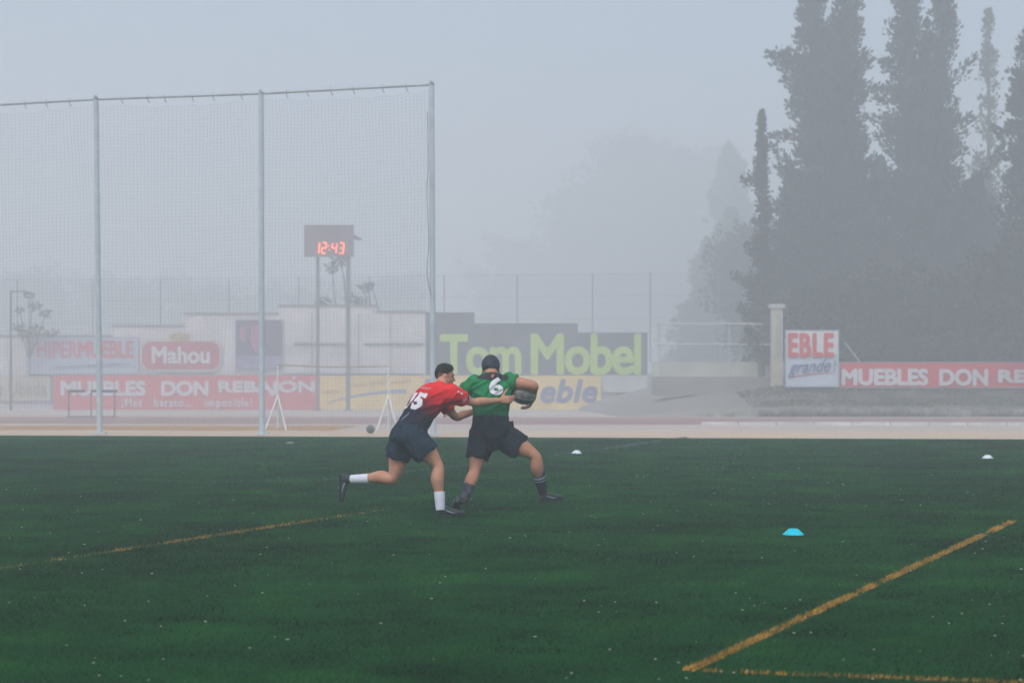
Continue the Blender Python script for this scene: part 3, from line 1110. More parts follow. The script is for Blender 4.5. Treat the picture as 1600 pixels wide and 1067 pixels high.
def tree(name, label, cat, u, d, height, radius, kind='cypress', seed=0, tint=(0.022, 0.032, 0.022), n_bough=150, leaf=0.34, dens=1.0, zb=None, group=None, lean=0.0, tops=None, power=0.78, stubs=()):
    rs = np.random.default_rng(seed)
    zbase = zb if zb is not None else gz(d) - 0.05
    X0 = (u - 800) * d / 3000
    root = thing(name, (X0, d, zbase), label, cat, group)
    tr_ = MB()
    tops = tops or [(0.0, 1.0)]
    for tx, th in tops:
        tr_.limb([Vector((X0, d, zbase - 0.2)), Vector((X0 + tx * 0.5, d, zbase + height * 0.4)), Vector((X0 + tx + lean, d, zbase + height * th * 0.97))],
                 [radius * 0.11 + 0.06, radius * 0.07 + 0.03, 0.02], seg=8, sub=4)
    pts, dirs, sizes, tints = [], [], [], []
    limbs = 0
    for i in range(n_bough):
        tx, th = tops[i % len(tops)]
        h = height * th
        if kind == 'cypress':
            f = rs.uniform(0.03, 1.0) ** 0.9
            prof_ = ((1 - f) ** power + 0.02) * (0.75 + 0.25 * min(1, f / 0.12))
        elif kind == 'cone':
            f = rs.uniform(0.02, 1.0)
            prof_ = (1 - f) ** 0.9 + 0.03
        else:
            f = rs.uniform(0.22, 1.0)
            prof_ = math.sqrt(max(0.02, 1 - ((f - 0.58) / 0.44) ** 2))
        az_ = rs.uniform(0, 2 * np.pi)
        if i < len(stubs):
            f, az_ = stubs[i][0], stubs[i][1]
        lump = 0.5 + 0.5 * math.sin(f * 23 + seed + tx * 3 + 2.0 * math.sin(az_ + f * 9))
        L = radius * prof_ * (0.50 + 0.45 * lump + 0.75 * rs.uniform(0, 1) ** 5)
        if i < len(stubs):
            L = stubs[i][2]
        frac = min(1, max(0, (f - 0.25) / 0.75))
        ax = X0 + (tx + lean) * frac
        up = {'cypress': 0.55, 'cone': 0.15, 'open': 0.5}[kind] * rs.uniform(0.2, 1.6)
        if i < len(stubs):
            up = 0.05
        p0 = np.array([ax, d, zbase + f * h])
        hd = np.array([math.cos(az_), math.sin(az_), 0])
        m = max(3, int(L / max(0.15, leaf * 0.6)))
        if limbs < 26 and L > 0.5:
            limbs += 1
            e_ = p0 + hd * L * 0.8 + np.array([0, 0, up * L * 0.6])
            tr_.limb([Vector(p0), Vector(p0 * 0.5 + e_ * 0.5 - np.array([0, 0, 0.05 * L])), Vector(e_)], [0.05 * radius + 0.02, 0.03 * radius + 0.01, 0.01], seg=5, sub=2)
        shade = rs.uniform(0.6, 1.5)
        for k in range(m):
            t_ = (k + 0.5) / m
            c_ = p0 + hd * L * t_ + np.array([0, 0, up * L * t_ ** 1.7])
            cr_ = leaf * (0.30 + 0.70 * min(1.0, (1 - f) * 5)) * (0.55 + 0.75 * math.sin(math.pi * min(1, t_ * 0.85 + 0.12))) * (0.95 if kind != 'open' else 1.5)
            nn_ = int(13 * dens)
            off_ = rs.normal(size=(nn_, 3)) * cr_ * np.array([0.62, 0.62, 0.7])
            dd = off_ / (np.linalg.norm(off_, axis=1, keepdims=True) + 1e-6) * 0.5 + np.array([0, 0, 0.8 if kind == 'cypress' else 0.2]) + hd * 0.5
            dd /= np.linalg.norm(dd, axis=1, keepdims=True)
            pts.append(c_ + off_)
            dirs.append(dd)
            sizes.append(leaf * rs.uniform(0.6, 1.4, nn_))
            tints.append(np.array(tint)[None] * (shade * rs.uniform(0.6, 1.5, nn_))[:, None])
    # leader tips
    for tx, th in tops:
        for k in range(int(50 * dens)):
            f = 1 - 0.12 * rs.uniform(0, 1) ** 1.0
            pts.append(np.array([[X0 + tx + lean + rs.normal() * 0.10 * radius * (1 - f) * 8, d + rs.normal() * 0.05, zbase + height * th * f]]))
            dirs.append(np.array([[0.1 * rs.normal(), 0.1 * rs.normal(), 1.0]]))
            sizes.append(np.array([leaf * 1.2]))
            tints.append(np.array([tint]))
    tr_.build('trunk', M_BARK, root, smooth=True)
    leaf_mesh('crown', np.concatenate(pts), np.concatenate(dirs), np.concatenate(sizes), np.concatenate(tints), root)
    return root


GC = 'dark cypresses behind the red banner'
K = (0.020, 0.026, 0.020)
tree('cypress_tree', 'small slim dark cypress with a pointed tip at the left edge of the cypress row', 'tree', 1190, 112, 15.9, 1.35, 'cypress', 1, K, 190, 0.20, 1.2, 0.7, GC, power=1.15, stubs=((0.75, 3.14, 1.15), (0.74, 3.3, 1.0), (0.66, 0.2, 0.9)))
tree('cypress_tree', 'huge dark cypress with a forked crown, nearest the small slim cypress', 'tree', 1296, 118, 29.0, 4.1, 'cypress', 2, K, 640, 0.27, 1.2, 0.7, GC, power=1.0, tops=[(-1.3, 1.0), (1.35, 0.97)], stubs=((0.69, 3.2, 3.0), (0.75, 3.1, 2.0), (0.67, 3.3, 2.8), (0.64, 0.1, 2.6), (0.52, 3.1, 3.0), (0.55, 3.2, 2.6)))
tree('cypress_tree', 'second huge dark cypress with several tops, in the middle of the row', 'tree', 1446, 118, 28.0, 4.2, 'cypress', 3, K, 640, 0.27, 1.2, 0.7, GC, power=1.0, tops=[(-1.35, 1.0), (0.1, 0.80), (1.3, 0.96)], stubs=((0.62, 3.1, 2.4), (0.7, 3.2, 2.0), (0.6, 0.1, 2.4), (0.66, 0.0, 2.2), (0.53, 0.1, 3.0)))
tree('cypress_tree', 'dark cypress at the right edge of the photo, beyond the thin pale tree', 'tree', 1618, 108, 24.0, 3.0, 'cypress', 4, K, 320, 0.28, 1.25, 0.7, GC)
tree('cypress_tree', 'stout dark cypress filling the gap between the two huge ones, shorter than both', 'tree', 1375, 124, 14.5, 3.2, 'cypress', 6, K, 240, 0.30, 1.2, 0.7, GC)
tree('cypress_tree', 'broad dark cypress low down behind the DON lettering', 'tree', 1525, 122, 13.0, 3.4, 'cypress', 7, K, 260, 0.30, 1.2, 0.7, GC)
tree('cypress_tree', 'bushy dark cypress just right of the cream pillar behind the small sign', 'tree', 1236, 122, 12.5, 2.8, 'cypress', 8, K, 230, 0.36, 1.2, 0.7, GC)
tree('cypress_tree', 'tall dark cypress beyond the right edge, out past the others', 'tree', 1720, 98, 22.0, 3.2, 'cypress', 5, K, 220, 0.45, 1.2, 0.7, GC)
tree('poplar_tree', 'thin pale see through tree between the huge cypress and the right edge', 'tree', 1545, 140, 27.0, 2.4, 'cypress', 12, (0.07, 0.085, 0.05), 170, 0.32, 0.5, 0.7)
# understory between the cypress feet
for k, (uu, dd, hh, rr, lab) in enumerate(((1290, 107, 4.6, 2.2, 'dark rounded shrub behind the small white and red sign'), (1365, 107, 5.2, 3.0, 'dark shrub behind the first MUEBLES letters of the right banner'),
                                           (1455, 108, 4.8, 3.0, 'dark shrub at the gap between MUEBLES and DON on the right banner'), (1545, 106, 5.6, 3.0, 'dark tall shrub above the letters DON on the right banner'),
                                           (1625, 105, 6.5, 3.2, 'dark shrub at the right edge of the photo above the banner'))):
    tree('shrub', lab, 'shrub', uu, dd, hh, rr, 'open', 40 + k, K, 150, 0.34, 1.3, 0.7, 'shrubs under the cypresses')
# middle distance conifers
tree('conifer_tree', 'hazy grey green conical tree behind the railing, left of the cream pillar', 'tree', 1143, 235, 20.3, 6.4, 'cone', 21, (0.05, 0.065, 0.035), 300, 0.5, 1.2, 0.9)
tree('conifer_tree', 'hazy shorter conical tree furthest left behind the railing', 'tree', 1104, 245, 17.2, 5.1, 'cone', 22, (0.05, 0.065, 0.035), 240, 0.5, 1.2, 0.9)
tree('conifer_tree', 'hazy rounded tree just left of the small slim cypress', 'tree', 1186, 175, 13.0, 3.6, 'open', 23, (0.05, 0.065, 0.035), 240, 0.5, 1.2, 0.9)
# far trees almost lost in the fog
for k, (uu, dd, hh, rr, kd, lab) in enumerate((
        (1140, 290, 36.0, 5.0, 'cypress', 'faint tall pointed tree in the fog beyond the slim cypress'),
        (1066, 420, 50.0, 9.0, 'open', 'faint tall tree in the fog above the end of the green lettering'),
        (990, 430, 54.0, 11.0, 'open', 'tallest faint tree in the fog above the letters bel'),
        (912, 440, 43.0, 12.0, 'open', 'faint broad tree in the fog above the letter M of Mobel'),
        (830, 450, 31.0, 12.0, 'open', 'faintest low tree in the fog above the letters om'),)):
    tree('fogbound_tree', lab, 'tree', uu, dd, hh, rr, kd, 60 + k, (0.05, 0.06, 0.045), 170, 1.2, 0.8, gz(dd), 'trees lost in the fog')
for k, (uu, dd, hh, rr, lab) in enumerate(((600, 400, 20.0, 9.0, 'ghostly low tree in the fog right of the scoreboard'), (470, 400, 17.0, 9.0, 'ghostly low tree in the fog behind the scoreboard'),
                                           (330, 400, 18.0, 10.0, 'ghostly low tree in the fog above the beer sign'), (180, 400, 19.0, 10.0, 'ghostly low tree in the fog above the HIPERMUEBLE board'),
                                           (30, 390, 20.0, 10.0, 'ghostly low tree in the fog at the far left'))):
    tree('fogbound_tree', lab, 'tree', uu, dd, hh, rr, 'open', 80 + k, (0.04, 0.05, 0.035), 140, 1.1, 0.9, gz(dd), 'trees lost in the fog')


def tufted(name, label, stems, d, tint, ground_v):
    """thin stalks that end in tufts of leaves"""
    root = thing(name, P(stems[0][0][0][0], ground_v, d), label, 'plant')
    q = MB()
    pts, dirs, sizes, tints = [], [], [], []
    for path, rad in stems:
        q.limb([P(u, v, d) for u, v in path], [0.05] + [0.035] * (len(path) - 1), seg=6, sub=4)
        tip = np.array(P(path[-1][0], path[-1][1], d))
        n = 90
        o_ = rng.normal(size=(n, 3)) * rad * np.array([0.6, 0.6, 0.38])
        dd = o_ / (np.linalg.norm(o_, axis=1, keepdims=True) + 1e-6)
        pts.append(tip + o_ * 0.6)
        dirs.append(dd)
        sizes.append(rng.uniform(0.25, 0.6, n) * rad)
        tints.append(np.array(tint)[None] * rng.uniform(0.5, 1.5, n)[:, None])
    q.build('stem', M_BARK, root, smooth=True)
    leaf_mesh('foliage', np.concatenate(pts), np.concatenate(dirs), np.concatenate(sizes), np.concatenate(tints), root)
    return root


GR = (0.06, 0.065, 0.035)
tufted('tufted_plant', 'slender plant with two bent stalks and leafy tufts beneath the scoreboard', [([(524, 478), (522, 450), (519, 420)], 0.62), ([(541, 478), (537, 430), (528, 406)], 0.66), ([(541, 478), (536, 428), (533, 404)], 0.5)], 151.6, GR, 478)
tufted('tufted_plant', 'low leafy plant on the wall top between the scoreboard posts', [([(503, 480), (506, 470)], 0.55), ([(500, 480), (500, 474)], 0.4)], 151.6, GR, 480)
tufted('tufted_plant', 'wide leafy plant on the wall top right of the scoreboard posts', [([(556, 480), (552, 468)], 0.6), ([(556, 480), (561, 471)], 0.5)], 151.6, GR, 480)
tufted('tufted_plant', 'tall spidery plant with a leaning branch at the step in the wall', [([(593, 488), (583, 455), (577, 446)], 0.45), ([(579, 480), (577, 460), (572, 450)], 0.5), ([(570, 479), (573, 464), (560, 447)], 0.22)], 151.6, (0.04, 0.05, 0.05), 488)
tufted('tufted_plant', 'straggly many branched plant with dark tufts behind the far left boards',
       [([(46, 585), (46, 500), (46, 462)], 0.42), ([(46, 560), (48, 500), (54, 478)], 0.5), ([(46, 540), (36, 510), (31, 485)], 0.4), ([(46, 560), (62, 520), (71, 490)], 0.45),
        ([(46, 560), (36, 530), (28, 512)], 0.5), ([(46, 560), (60, 528), (80, 520)], 0.5), ([(46, 560), (44, 530), (40, 521)], 0.6), ([(46, 560), (52, 530), (56, 516)], 0.6)], 149.0, (0.05, 0.06, 0.04), 640)

# ------------------------------------------------------------------ ball stop net
D = 45.9
NETP = [(-104.0, 168.0, -112.0, 678.5, 46.6), (156.0, 153.5, 150.0, 678.0, 46.3), (409.5, 144.5, 408.0, 679.0, 45.9), (677.0, 130.5, 674.5, 680.5, 45.2)]
net = thing('ball_stop_net', (P(409, 679, D).x, D, 0), 'tall ball stop net strung between galvanised posts along the far side of the pitch', 'net')
tops_, bots_ = [], []
for (ub, vt, ut, vb, dd) in NETP:
    pb_ = P(ub, vb, dd)
    pb_.z = 0.0
    pt_ = P(ut, vt, dd)
    tops_.append(pt_)
    bots_.append(pb_)
    q = MB()
    q.limb([pb_, pt_], [0.068, 0.062], seg=12, sub=6, smooth=False, round_ends=False)
    q.box((pb_.x, pb_.y, 0.02), (0.30, 0.30, 0.03))
    o = q.build('post', mat('net_post_fog_grey', (0.49, 0.55, 0.60), 0.5, 0.1, 3), net, smooth=False)  # grey lifted so the post colour carries part of the fog's paling
    q = MB()
    q.limb([pt_ + Vector((-0.03, 0, -0.02)), pt_ + Vector((0.03, 0, 0.02))], [0.075, 0.075], seg=10, sub=1, round_ends=False)
    q.build('post_cap', M_GALV, net)
q = MB()
for i in range(3):
    q.limb([tops_[i] + Vector((0, 0, -0.03)), tops_[i + 1] + Vector((0, 0, -0.03))], [0.032, 0.032], seg=8, sub=2, round_ends=False)
q.build('top_rail', mat('net_rail_fog_grey', (0.42, 0.45, 0.50), 0.5), net)  # rail grey raised as well: part of the haze is painted in
for i in range(3):
    for k in range(1, 7):
        q = MB()
        c_ = tops_[i].lerp(tops_[i + 1], k / 7 + random.uniform(-.03, .03))
        q.limb([c_ + Vector((0, 0, 0.02)), c_ + Vector((0.015, -0.03, -0.10)), c_ + Vector((0.05, 0, -0.16))], [0.008] * 3, seg=5, sub=2)
        q.build('tie_hook', M_STEELD, net)
q = MB()
pth = [(668, 176), (669, 260), (667, 300), (670, 380), (667, 425), (673, 460)]
q.limb([P(u, v, 45.1) for u, v in pth], [0.007] * len(pth), seg=5, sub=5)
q.build('loose_cord', M_STEELD, net)
# the cords of the net: thin flat strips
nv, nf = [], []


def cord(path, w, horiz):
    o_ = len(nv)
    for p in path:
        dlt = Vector((0, 0, w / 2)) if horiz else Vector((w / 2, 0, 0))
        nv.append(p - dlt)
        nv.append(p + Vector((0, w * 0.5, 0)))
        nv.append(p + dlt)
    for i in range(len(path) - 1):
        a_ = o_ + 3 * i
        for k in range(3):
            nf.append((a_ + k, a_ + (k + 1) % 3, a_ + 3 + (k + 1) % 3, a_ + 3 + k))


cellw = 0.088
for i in range(3):
    b0, b1, t0, t1 = bots_[i], bots_[i + 1], tops_[i], tops_[i + 1]
    n_ = int((b1 - b0).length / cellw)
    sag = lambda f, h: 0.05 * math.sin(f * math.pi) * h

    def netp(f, g_):
        p = b0.lerp(b1, f).lerp(t0.lerp(t1, f), g_)
        top_drop = 0.09 + 0.05 * abs(math.sin(f * math.pi * 7))
        p.z -= g_ ** 8 * top_drop
        p.z -= 0.10 * math.sin(f * math.pi) * g_
        wv = noise.noise(Vector((f * 9 + i * 5, g_ * 3, 0.5)))
        p.y += 0.10 * wv
        p.x += 0.06 * noise.noise(Vector((f * 6 + i * 7, g_ * 5, 4.5)))
        return p
    for k in range(1, n_):
        cord([netp(k / n_, g_ / 14 * 0.985 + 0.01) for g_ in range(15)], 0.0048, False)
    rows = int(t0.z / 0.088)
    for r_ in range(1, rows):
        cord([netp(f_ / 14, r_ / rows) for f_ in range(15)], 0.0034, True)
me = bpy.data.meshes.new('netting')
off = parent_origin(net)
me.from_pydata([tuple(p - off) for p in nv], [], nf)
me.materials.append(mat('net_cord', (0.42, 0.43, 0.47), 0.8))
o = bpy.data.objects.new('netting', me)
C.objects.link(o)
o.parent = net

# ------------------------------------------------------------------ jump stand, hurdle, ball, markers
d = 53.0
js = thing('training_goal', (P(520, 665, d).x, d, gz(d)), 'light white training frame with a thin crossbar on two splayed stands behind the net', 'goal')
for uu in (434, 607):
    pt_ = P(uu, 572, d)
    pb_ = Vector((pt_.x, d, gz(d)))
    for (du, dy, top) in ((-16, -0.55, 618), (16, -0.45, 618), (3, 0.6, 618)):
        q = MB()
        pf = Vector((P(uu + du, 0, d).x, d + dy, gz(d) + 0.01))
        q.limb([P(uu, top, d), pf], [0.024, 0.024], seg=8, sub=1)
        q.build('splayed_leg', M_WHITE, js)
    q = MB()
    q.limb([pb_ + Vector((0, 0, 0.05)), pt_], [0.024, 0.020], seg=8, sub=2, smooth=False)
    q.build('upright', M_WHITE, js)
q = MB()
q.limb([P(432, 570, d), P(520, 573, d), P(610, 572, d)], [0.016, 0.016, 0.016], seg=8, sub=6)
q.build('crossbar', mat('crossbar_tan', (0.35, 0.32, 0.22), 0.6, 0.4, 6, stretch=(2, 1, 1)), js)

d = 88.0
hd_ = thing('hurdle_frame', (P(144, 652, d).x, d, gz(d)), 'low three legged barrier with a dark broken top bar in front of the red banner', 'barrier')
for (u0, u1) in ((106, 133), (142, 153), (158, 184)):
    a, b = P(u0, 613, d), P(u1, 609, d)
    q = MB()
    q.box(((a.x + b.x) / 2, d, (a.z + b.z) / 2), (b.x - a.x, 0.05, 0.12))
    q.build('top_board', mat('hurdle_dark', (0.09, 0.10, 0.17), 0.6), hd_)
for uu in (107.5, 142.5, 179):
    q = MB()
    t_ = P(uu, 612, d)
    q.limb([t_, Vector((t_.x, d, gz(d)))], [0.035, 0.035], seg=8, sub=1, round_ends=False)
    q.build('leg', mat('hurdle_leg', (0.22, 0.20, 0.22), 0.6), hd_)
q = MB()
a, b = P(105, 652, d), P(184, 652, d)
q.box(((a.x + b.x) / 2, d - 0.2, gz(d) + 0.04), (b.x - a.x, 0.08, 0.06))
q.build('base_bar', mat('hurdle_leg', (0.22, 0.20, 0.22)), hd_)

q = MB()
c_ = P(579, 668, 47.3)
zc = 0.105 + gz(47.3)
q.ell((c_.x, 47.3, zc), (0.105, 0.105, 0.105), seg=28, rings=20)
bl = q.build('ball', mat('grey_leather', (0.11, 0.12, 0.13), 0.6, 0.4, 12), origin=(c_.x, 47.3, zc), smooth=True)
tag(bl, 'round grey ball lying on the pale apron behind the net', 'ball')


def cone_marker(u, v, colr, name, label, group=None):
    y = 3000 * 1.5 / (v - 580)
    x = (u - 800) * y / 3000
    q = MB()
    rr = [(0.093, 0.000), (0.097, 0.003), (0.096, 0.008), (0.089, 0.013), (0.078, 0.023), (0.064, 0.036), (0.051, 0.048), (0.042, 0.056), (0.036, 0.058), (0.032, 0.055), (0.044, 0.046), (0.062, 0.031), (0.080, 0.014), (0.088, 0.004)]
    q.rings([(Vector((x, y, z + 0.012)), Vector((r_, 0, 0)), Vector((0, r_, 0))) for r_, z in rr], seg=28, cap=False)
    o = q.build('marker_disc', colr, origin=(x, y, 0), smooth=True)
    tag(o, label, 'cone', group)
    return o


def plastic(name, c):
    return mat(name, c, 0.45, 0.04, 10, spec=0.4)


GM = 'training marker discs on the turf'
cone_marker(1239.5, 837.5, plastic('cyan_plastic', (0.0, 0.58, 0.74)), 'c', 'bright cyan marker disc on the turf near the yellow line', GM)
WP = plastic('white_plastic', (0.72, 0.75, 0.82))
cone_marker(901, 709.5, WP, 'c', 'small white marker disc just right of the players near the far edge', GM)
cone_marker(1543, 717, WP, 'c', 'small white marker disc alone near the far right corner of the turf', GM)
q = MB()
c_ = P(453, 694, 39.4)
q.ell((c_.x, 39.4, 0.03), (0.08, 0.06, 0.025), seg=10, rings=6)
tag(q.build('litter_scrap', mat('litter', (0.3, 0.32, 0.32), 0.8, 0.3, 20), origin=(c_.x, 39.4, 0)), 'small pale scrap lying on the turf in front of the middle net post', 'litter')

# ------------------------------------------------------------------ people
SKIN = mat('skin', (0.52, 0.25, 0.155), 0.6, 0.10, 14, spec=0.35)
SKIN2 = mat('skin_tanned', (0.48, 0.22, 0.135), 0.6, 0.10, 14, spec=0.35)
NAVY = mat('navy_shorts', (0.007, 0.021, 0.042), 0.85, 0.25, 5, bump=0.25, bscale=60)
NAVY2 = mat('dark_navy_shorts', (0.005, 0.008, 0.018), 0.85, 0.25, 5, bump=0.25, bscale=60)
SOCKW = mat('white_sock', (0.66, 0.67, 0.76), 0.9, 0.06, 40, bump=0.3, bscale=120)
SOCKB = mat('black_sock', (0.010, 0.011, 0.018), 0.9, 0.2, 40, bump=0.3, bscale=120)
SOCKG = mat('sock_stripe', (0.22, 0.30, 0.38), 0.9, 0.2, 40)
SOCKP = mat('sock_patterned', (0.010, 0.011, 0.018), 0.9, 0.2, 22, col2=(0.09, 0.10, 0.13))
BOOT = mat('boot_black', (0.014, 0.020, 0.020), 0.45, 0.5, 12, spec=0.35, col2=(0.03, 0.042, 0.04))
SOLE = mat('boot_sole', (0.02, 0.02, 0.022), 0.6, 0.3, 12)
TRIM = mat('boot_trim', (0.30, 0.42, 0.46), 0.5, 0.2, 12)
PRINT = mat('print_white', (0.68, 0.68, 0.72), 0.7, 0.08, 30)
HAIR = mat('dark_hair', (0.022, 0.016, 0.011), 0.7, 0.5, 60, bump=0.8, bscale=160)


def graded(name, p0, axis, stops, origin, rough=0.8):
    """garment print whose colour changes along the garment (object space)"""
    m = bpy.data.materials.new(name)
    m.use_nodes = True
    nt = m.node_tree
    b = nt.nodes['Principled BSDF']
    b.inputs['Roughness'].default_value = rough
    b.inputs['Specular IOR Level'].default_value = 0.2
    tc = nt.nodes.new('ShaderNodeTexCoord')
    sub = nt.nodes.new('ShaderNodeVectorMath')
    sub.operation = 'SUBTRACT'
    sub.inputs[1].default_value = tuple(Vector(p0) - Vector(origin))
    dot = nt.nodes.new('ShaderNodeVectorMath')
    dot.operation = 'DOT_PRODUCT'
    dot.inputs[1].default_value = tuple(axis)
    nz = nt.nodes.new('ShaderNodeTexNoise')
    nz.inputs['Scale'].default_value = 9
    mad = nt.nodes.new('ShaderNodeMath')
    mad.operation = 'MULTIPLY_ADD'
    mad.inputs[1].default_value = 0.05
    add = nt.nodes.new('ShaderNodeMath')
    add.operation = 'SUBTRACT'
    add.inputs[1].default_value = 0.025
    r = nt.nodes.new('ShaderNodeValToRGB')
    el = r.color_ramp.elements
    while len(el) > 1:
        el.remove(el[-1])
    el[0].position, el[0].color = stops[0][0], (*stops[0][1], 1)
    for s, c in stops[1:]:
        e = el.new(s)
        e.color = (*c, 1)
    nt.links.new(tc.outputs['Object'], sub.inputs[0])
    nt.links.new(sub.outputs[0], dot.inputs[0])
    nt.links.new(tc.outputs['Object'], nz.inputs['Vector'])
    nt.links.new(nz.outputs[0], mad.inputs[0])
    nt.links.new(dot.outputs['Value'], mad.inputs[2])
    nt.links.new(mad.outputs[0], add.inputs[0])
    nt.links.new(add.outputs[0], r.inputs[0])
    nt.links.new(r.outputs[0], b.inputs['Base Color'])
    n2 = nt.nodes.new('ShaderNodeTexNoise')
    n2.inputs['Scale'].default_value = 70
    bp = nt.nodes.new('ShaderNodeBump')
    bp.inputs['Strength'].default_value = 0.25
    bp.inputs['Distance'].default_value = 0.01
    nt.links.new(tc.outputs['Object'], n2.inputs['Vector'])
    nt.links.new(n2.outputs[0], bp.inputs['Height'])
    nt.links.new(bp.outputs[0], b.inputs['Normal'])
    return m


def frame_of(f, up):
    """columns: forward, left, up"""
    f = Vector(f).normalized()
    up = Vector(up)
    l = up.cross(f).normalized()
    u = f.cross(l).normalized()
    return Matrix((f, l, u)).transposed()


def add_head(mb, c, M, face=True, k=1.0):
    """head volumes in local axes forward, left, up; c = centre between the ears"""
    def w(x, y, z):
        return c + M @ Vector((x * k, y * k, z * k))

    def e(x, y, z, a, b_, d_, fn=None, seg=20, rings=14):
        mb.ell(w(x, y, z), (a * k, b_ * k, d_ * k), M, 0, seg, rings, fn)
    e(-0.008, 0, 0.028, 0.096, 0.075, 0.092)
    e(0.032, 0, -0.020, 0.060, 0.058, 0.080)
    e(0.048, 0, -0.078, 0.036, 0.042, 0.028)          # chin
    e(0.020, 0.028, -0.062, 0.045, 0.028, 0.030)       # jaw sides
    e(0.020, -0.028, -0.062, 0.045, 0.028, 0.030)
    e(0.074, 0, 0.030, 0.018, 0.048, 0.014)            # brow
    e(0.068, 0.032, -0.012, 0.020, 0.018, 0.016)       # cheek bones
    e(0.068, -0.032, -0.012, 0.020, 0.018, 0.016)
    mb.limb([w(0.084, 0, 0.022), w(0.102, 0, -0.006), w(0.110, 0, -0.020)], [0.008 * k, 0.010 * k, 0.012 * k], seg=10, sub=3)
    e(0.098, 0.010, -0.022, 0.010, 0.008, 0.007, seg=10, rings=8)
    e(0.098, -0.010, -0.022, 0.010, 0.008, 0.007, seg=10, rings=8)
    e(0.088, 0, -0.044, 0.012, 0.024, 0.0065, seg=12, rings=8)
    e(0.086, 0, -0.055, 0.012, 0.021, 0.0070, seg=12, rings=8)
    for s in (-1, 1):
        e(-0.006, s * 0.079, -0.004, 0.018, 0.010, 0.030, seg=12, rings=10)
        e(-0.014, s * 0.085, 0.006, 0.013, 0.007, 0.020, seg=12, rings=10)


def add_hand(mb, wrist, dirv, palm_n, thumb_dir, curl=0.5, k=1.0, spread=0.16, curls=None, thumb_curl=0.3):
    """palm, four fingers of unequal length with bent joints and a thumb off the side of the palm.
    dirv: wrist to knuckles, palm_n: direction the palm faces, thumb_dir: side the thumb is on"""
    d = Vector(dirv).normalized()
    n = Vector(palm_n)
    n = (n - d * n.dot(d)).normalized()
    s = d.cross(n)
    if s.dot(Vector(thumb_dir)) < 0:
        s = -s
    # palm
    rg = []
    for t, w_, th in ((-0.015, 0.027, 0.021), (0.0, 0.029, 0.021), (0.03, 0.038, 0.018), (0.06, 0.043, 0.016), (0.085, 0.042, 0.014), (0.097, 0.036, 0.010)):
        rg.append((wrist + d * t * k, s * w_ * k, n * th * k))
    mb.rings(rg, 0, 14, True, expo=2.6)
    lens = ((0.040, 0.026, 0.020), (0.045, 0.029, 0.022), (0.042, 0.027, 0.021), (0.033, 0.020, 0.018))
    offs = (0.030, 0.010, -0.011, -0.031)
    for i in range(4):
        c_ = (curls[i] if curls else curl)
        base_ = wrist + d * (0.088 - 0.004 * abs(i - 1)) * k + s * offs[i] * k
        a = 0.25 * c_
        side = s * (offs[i] * spread * 6)
        pts = [base_ - d * 0.02 * k, base_]
        cur = base_
        ang = 0.0
        for j, L in enumerate(lens[i]):
            ang += c_ * (0.75, 1.0, 0.7)[j]
            dd = (d * math.cos(ang) + n * math.sin(ang) + side * 0.5 * math.cos(ang)).normalized()
            cur = cur + dd * L * k
            pts.append(cur)
        r0 = (0.0098, 0.0100, 0.0095, 0.0084)[i] * k
        mb.limb(pts, [r0, r0, r0 * 0.95, r0 * 0.9, r0 * 0.78], seg=10, sub=3)
    tb = wrist + d * 0.022 * k + s * 0.026 * k
    t1 = tb + (d * 0.55 + s * 0.8 + n * 0.25).normalized() * 0.042 * k
    t2 = t1 + (d * 0.75 + s * (0.75 - thumb_curl) + n * 0.3 * thumb_curl).normalized() * 0.032 * k
    t3 = t2 + (d * 0.85 + s * (0.6 - thumb_curl) + n * 0.3 * thumb_curl).normalized() * 0.026 * k
    mb.limb([tb - s * 0.012 * k, tb, t1, t2, t3], [0.015 * k, 0.0155 * k, 0.012 * k, 0.011 * k, 0.0085 * k], seg=10, sub=3)


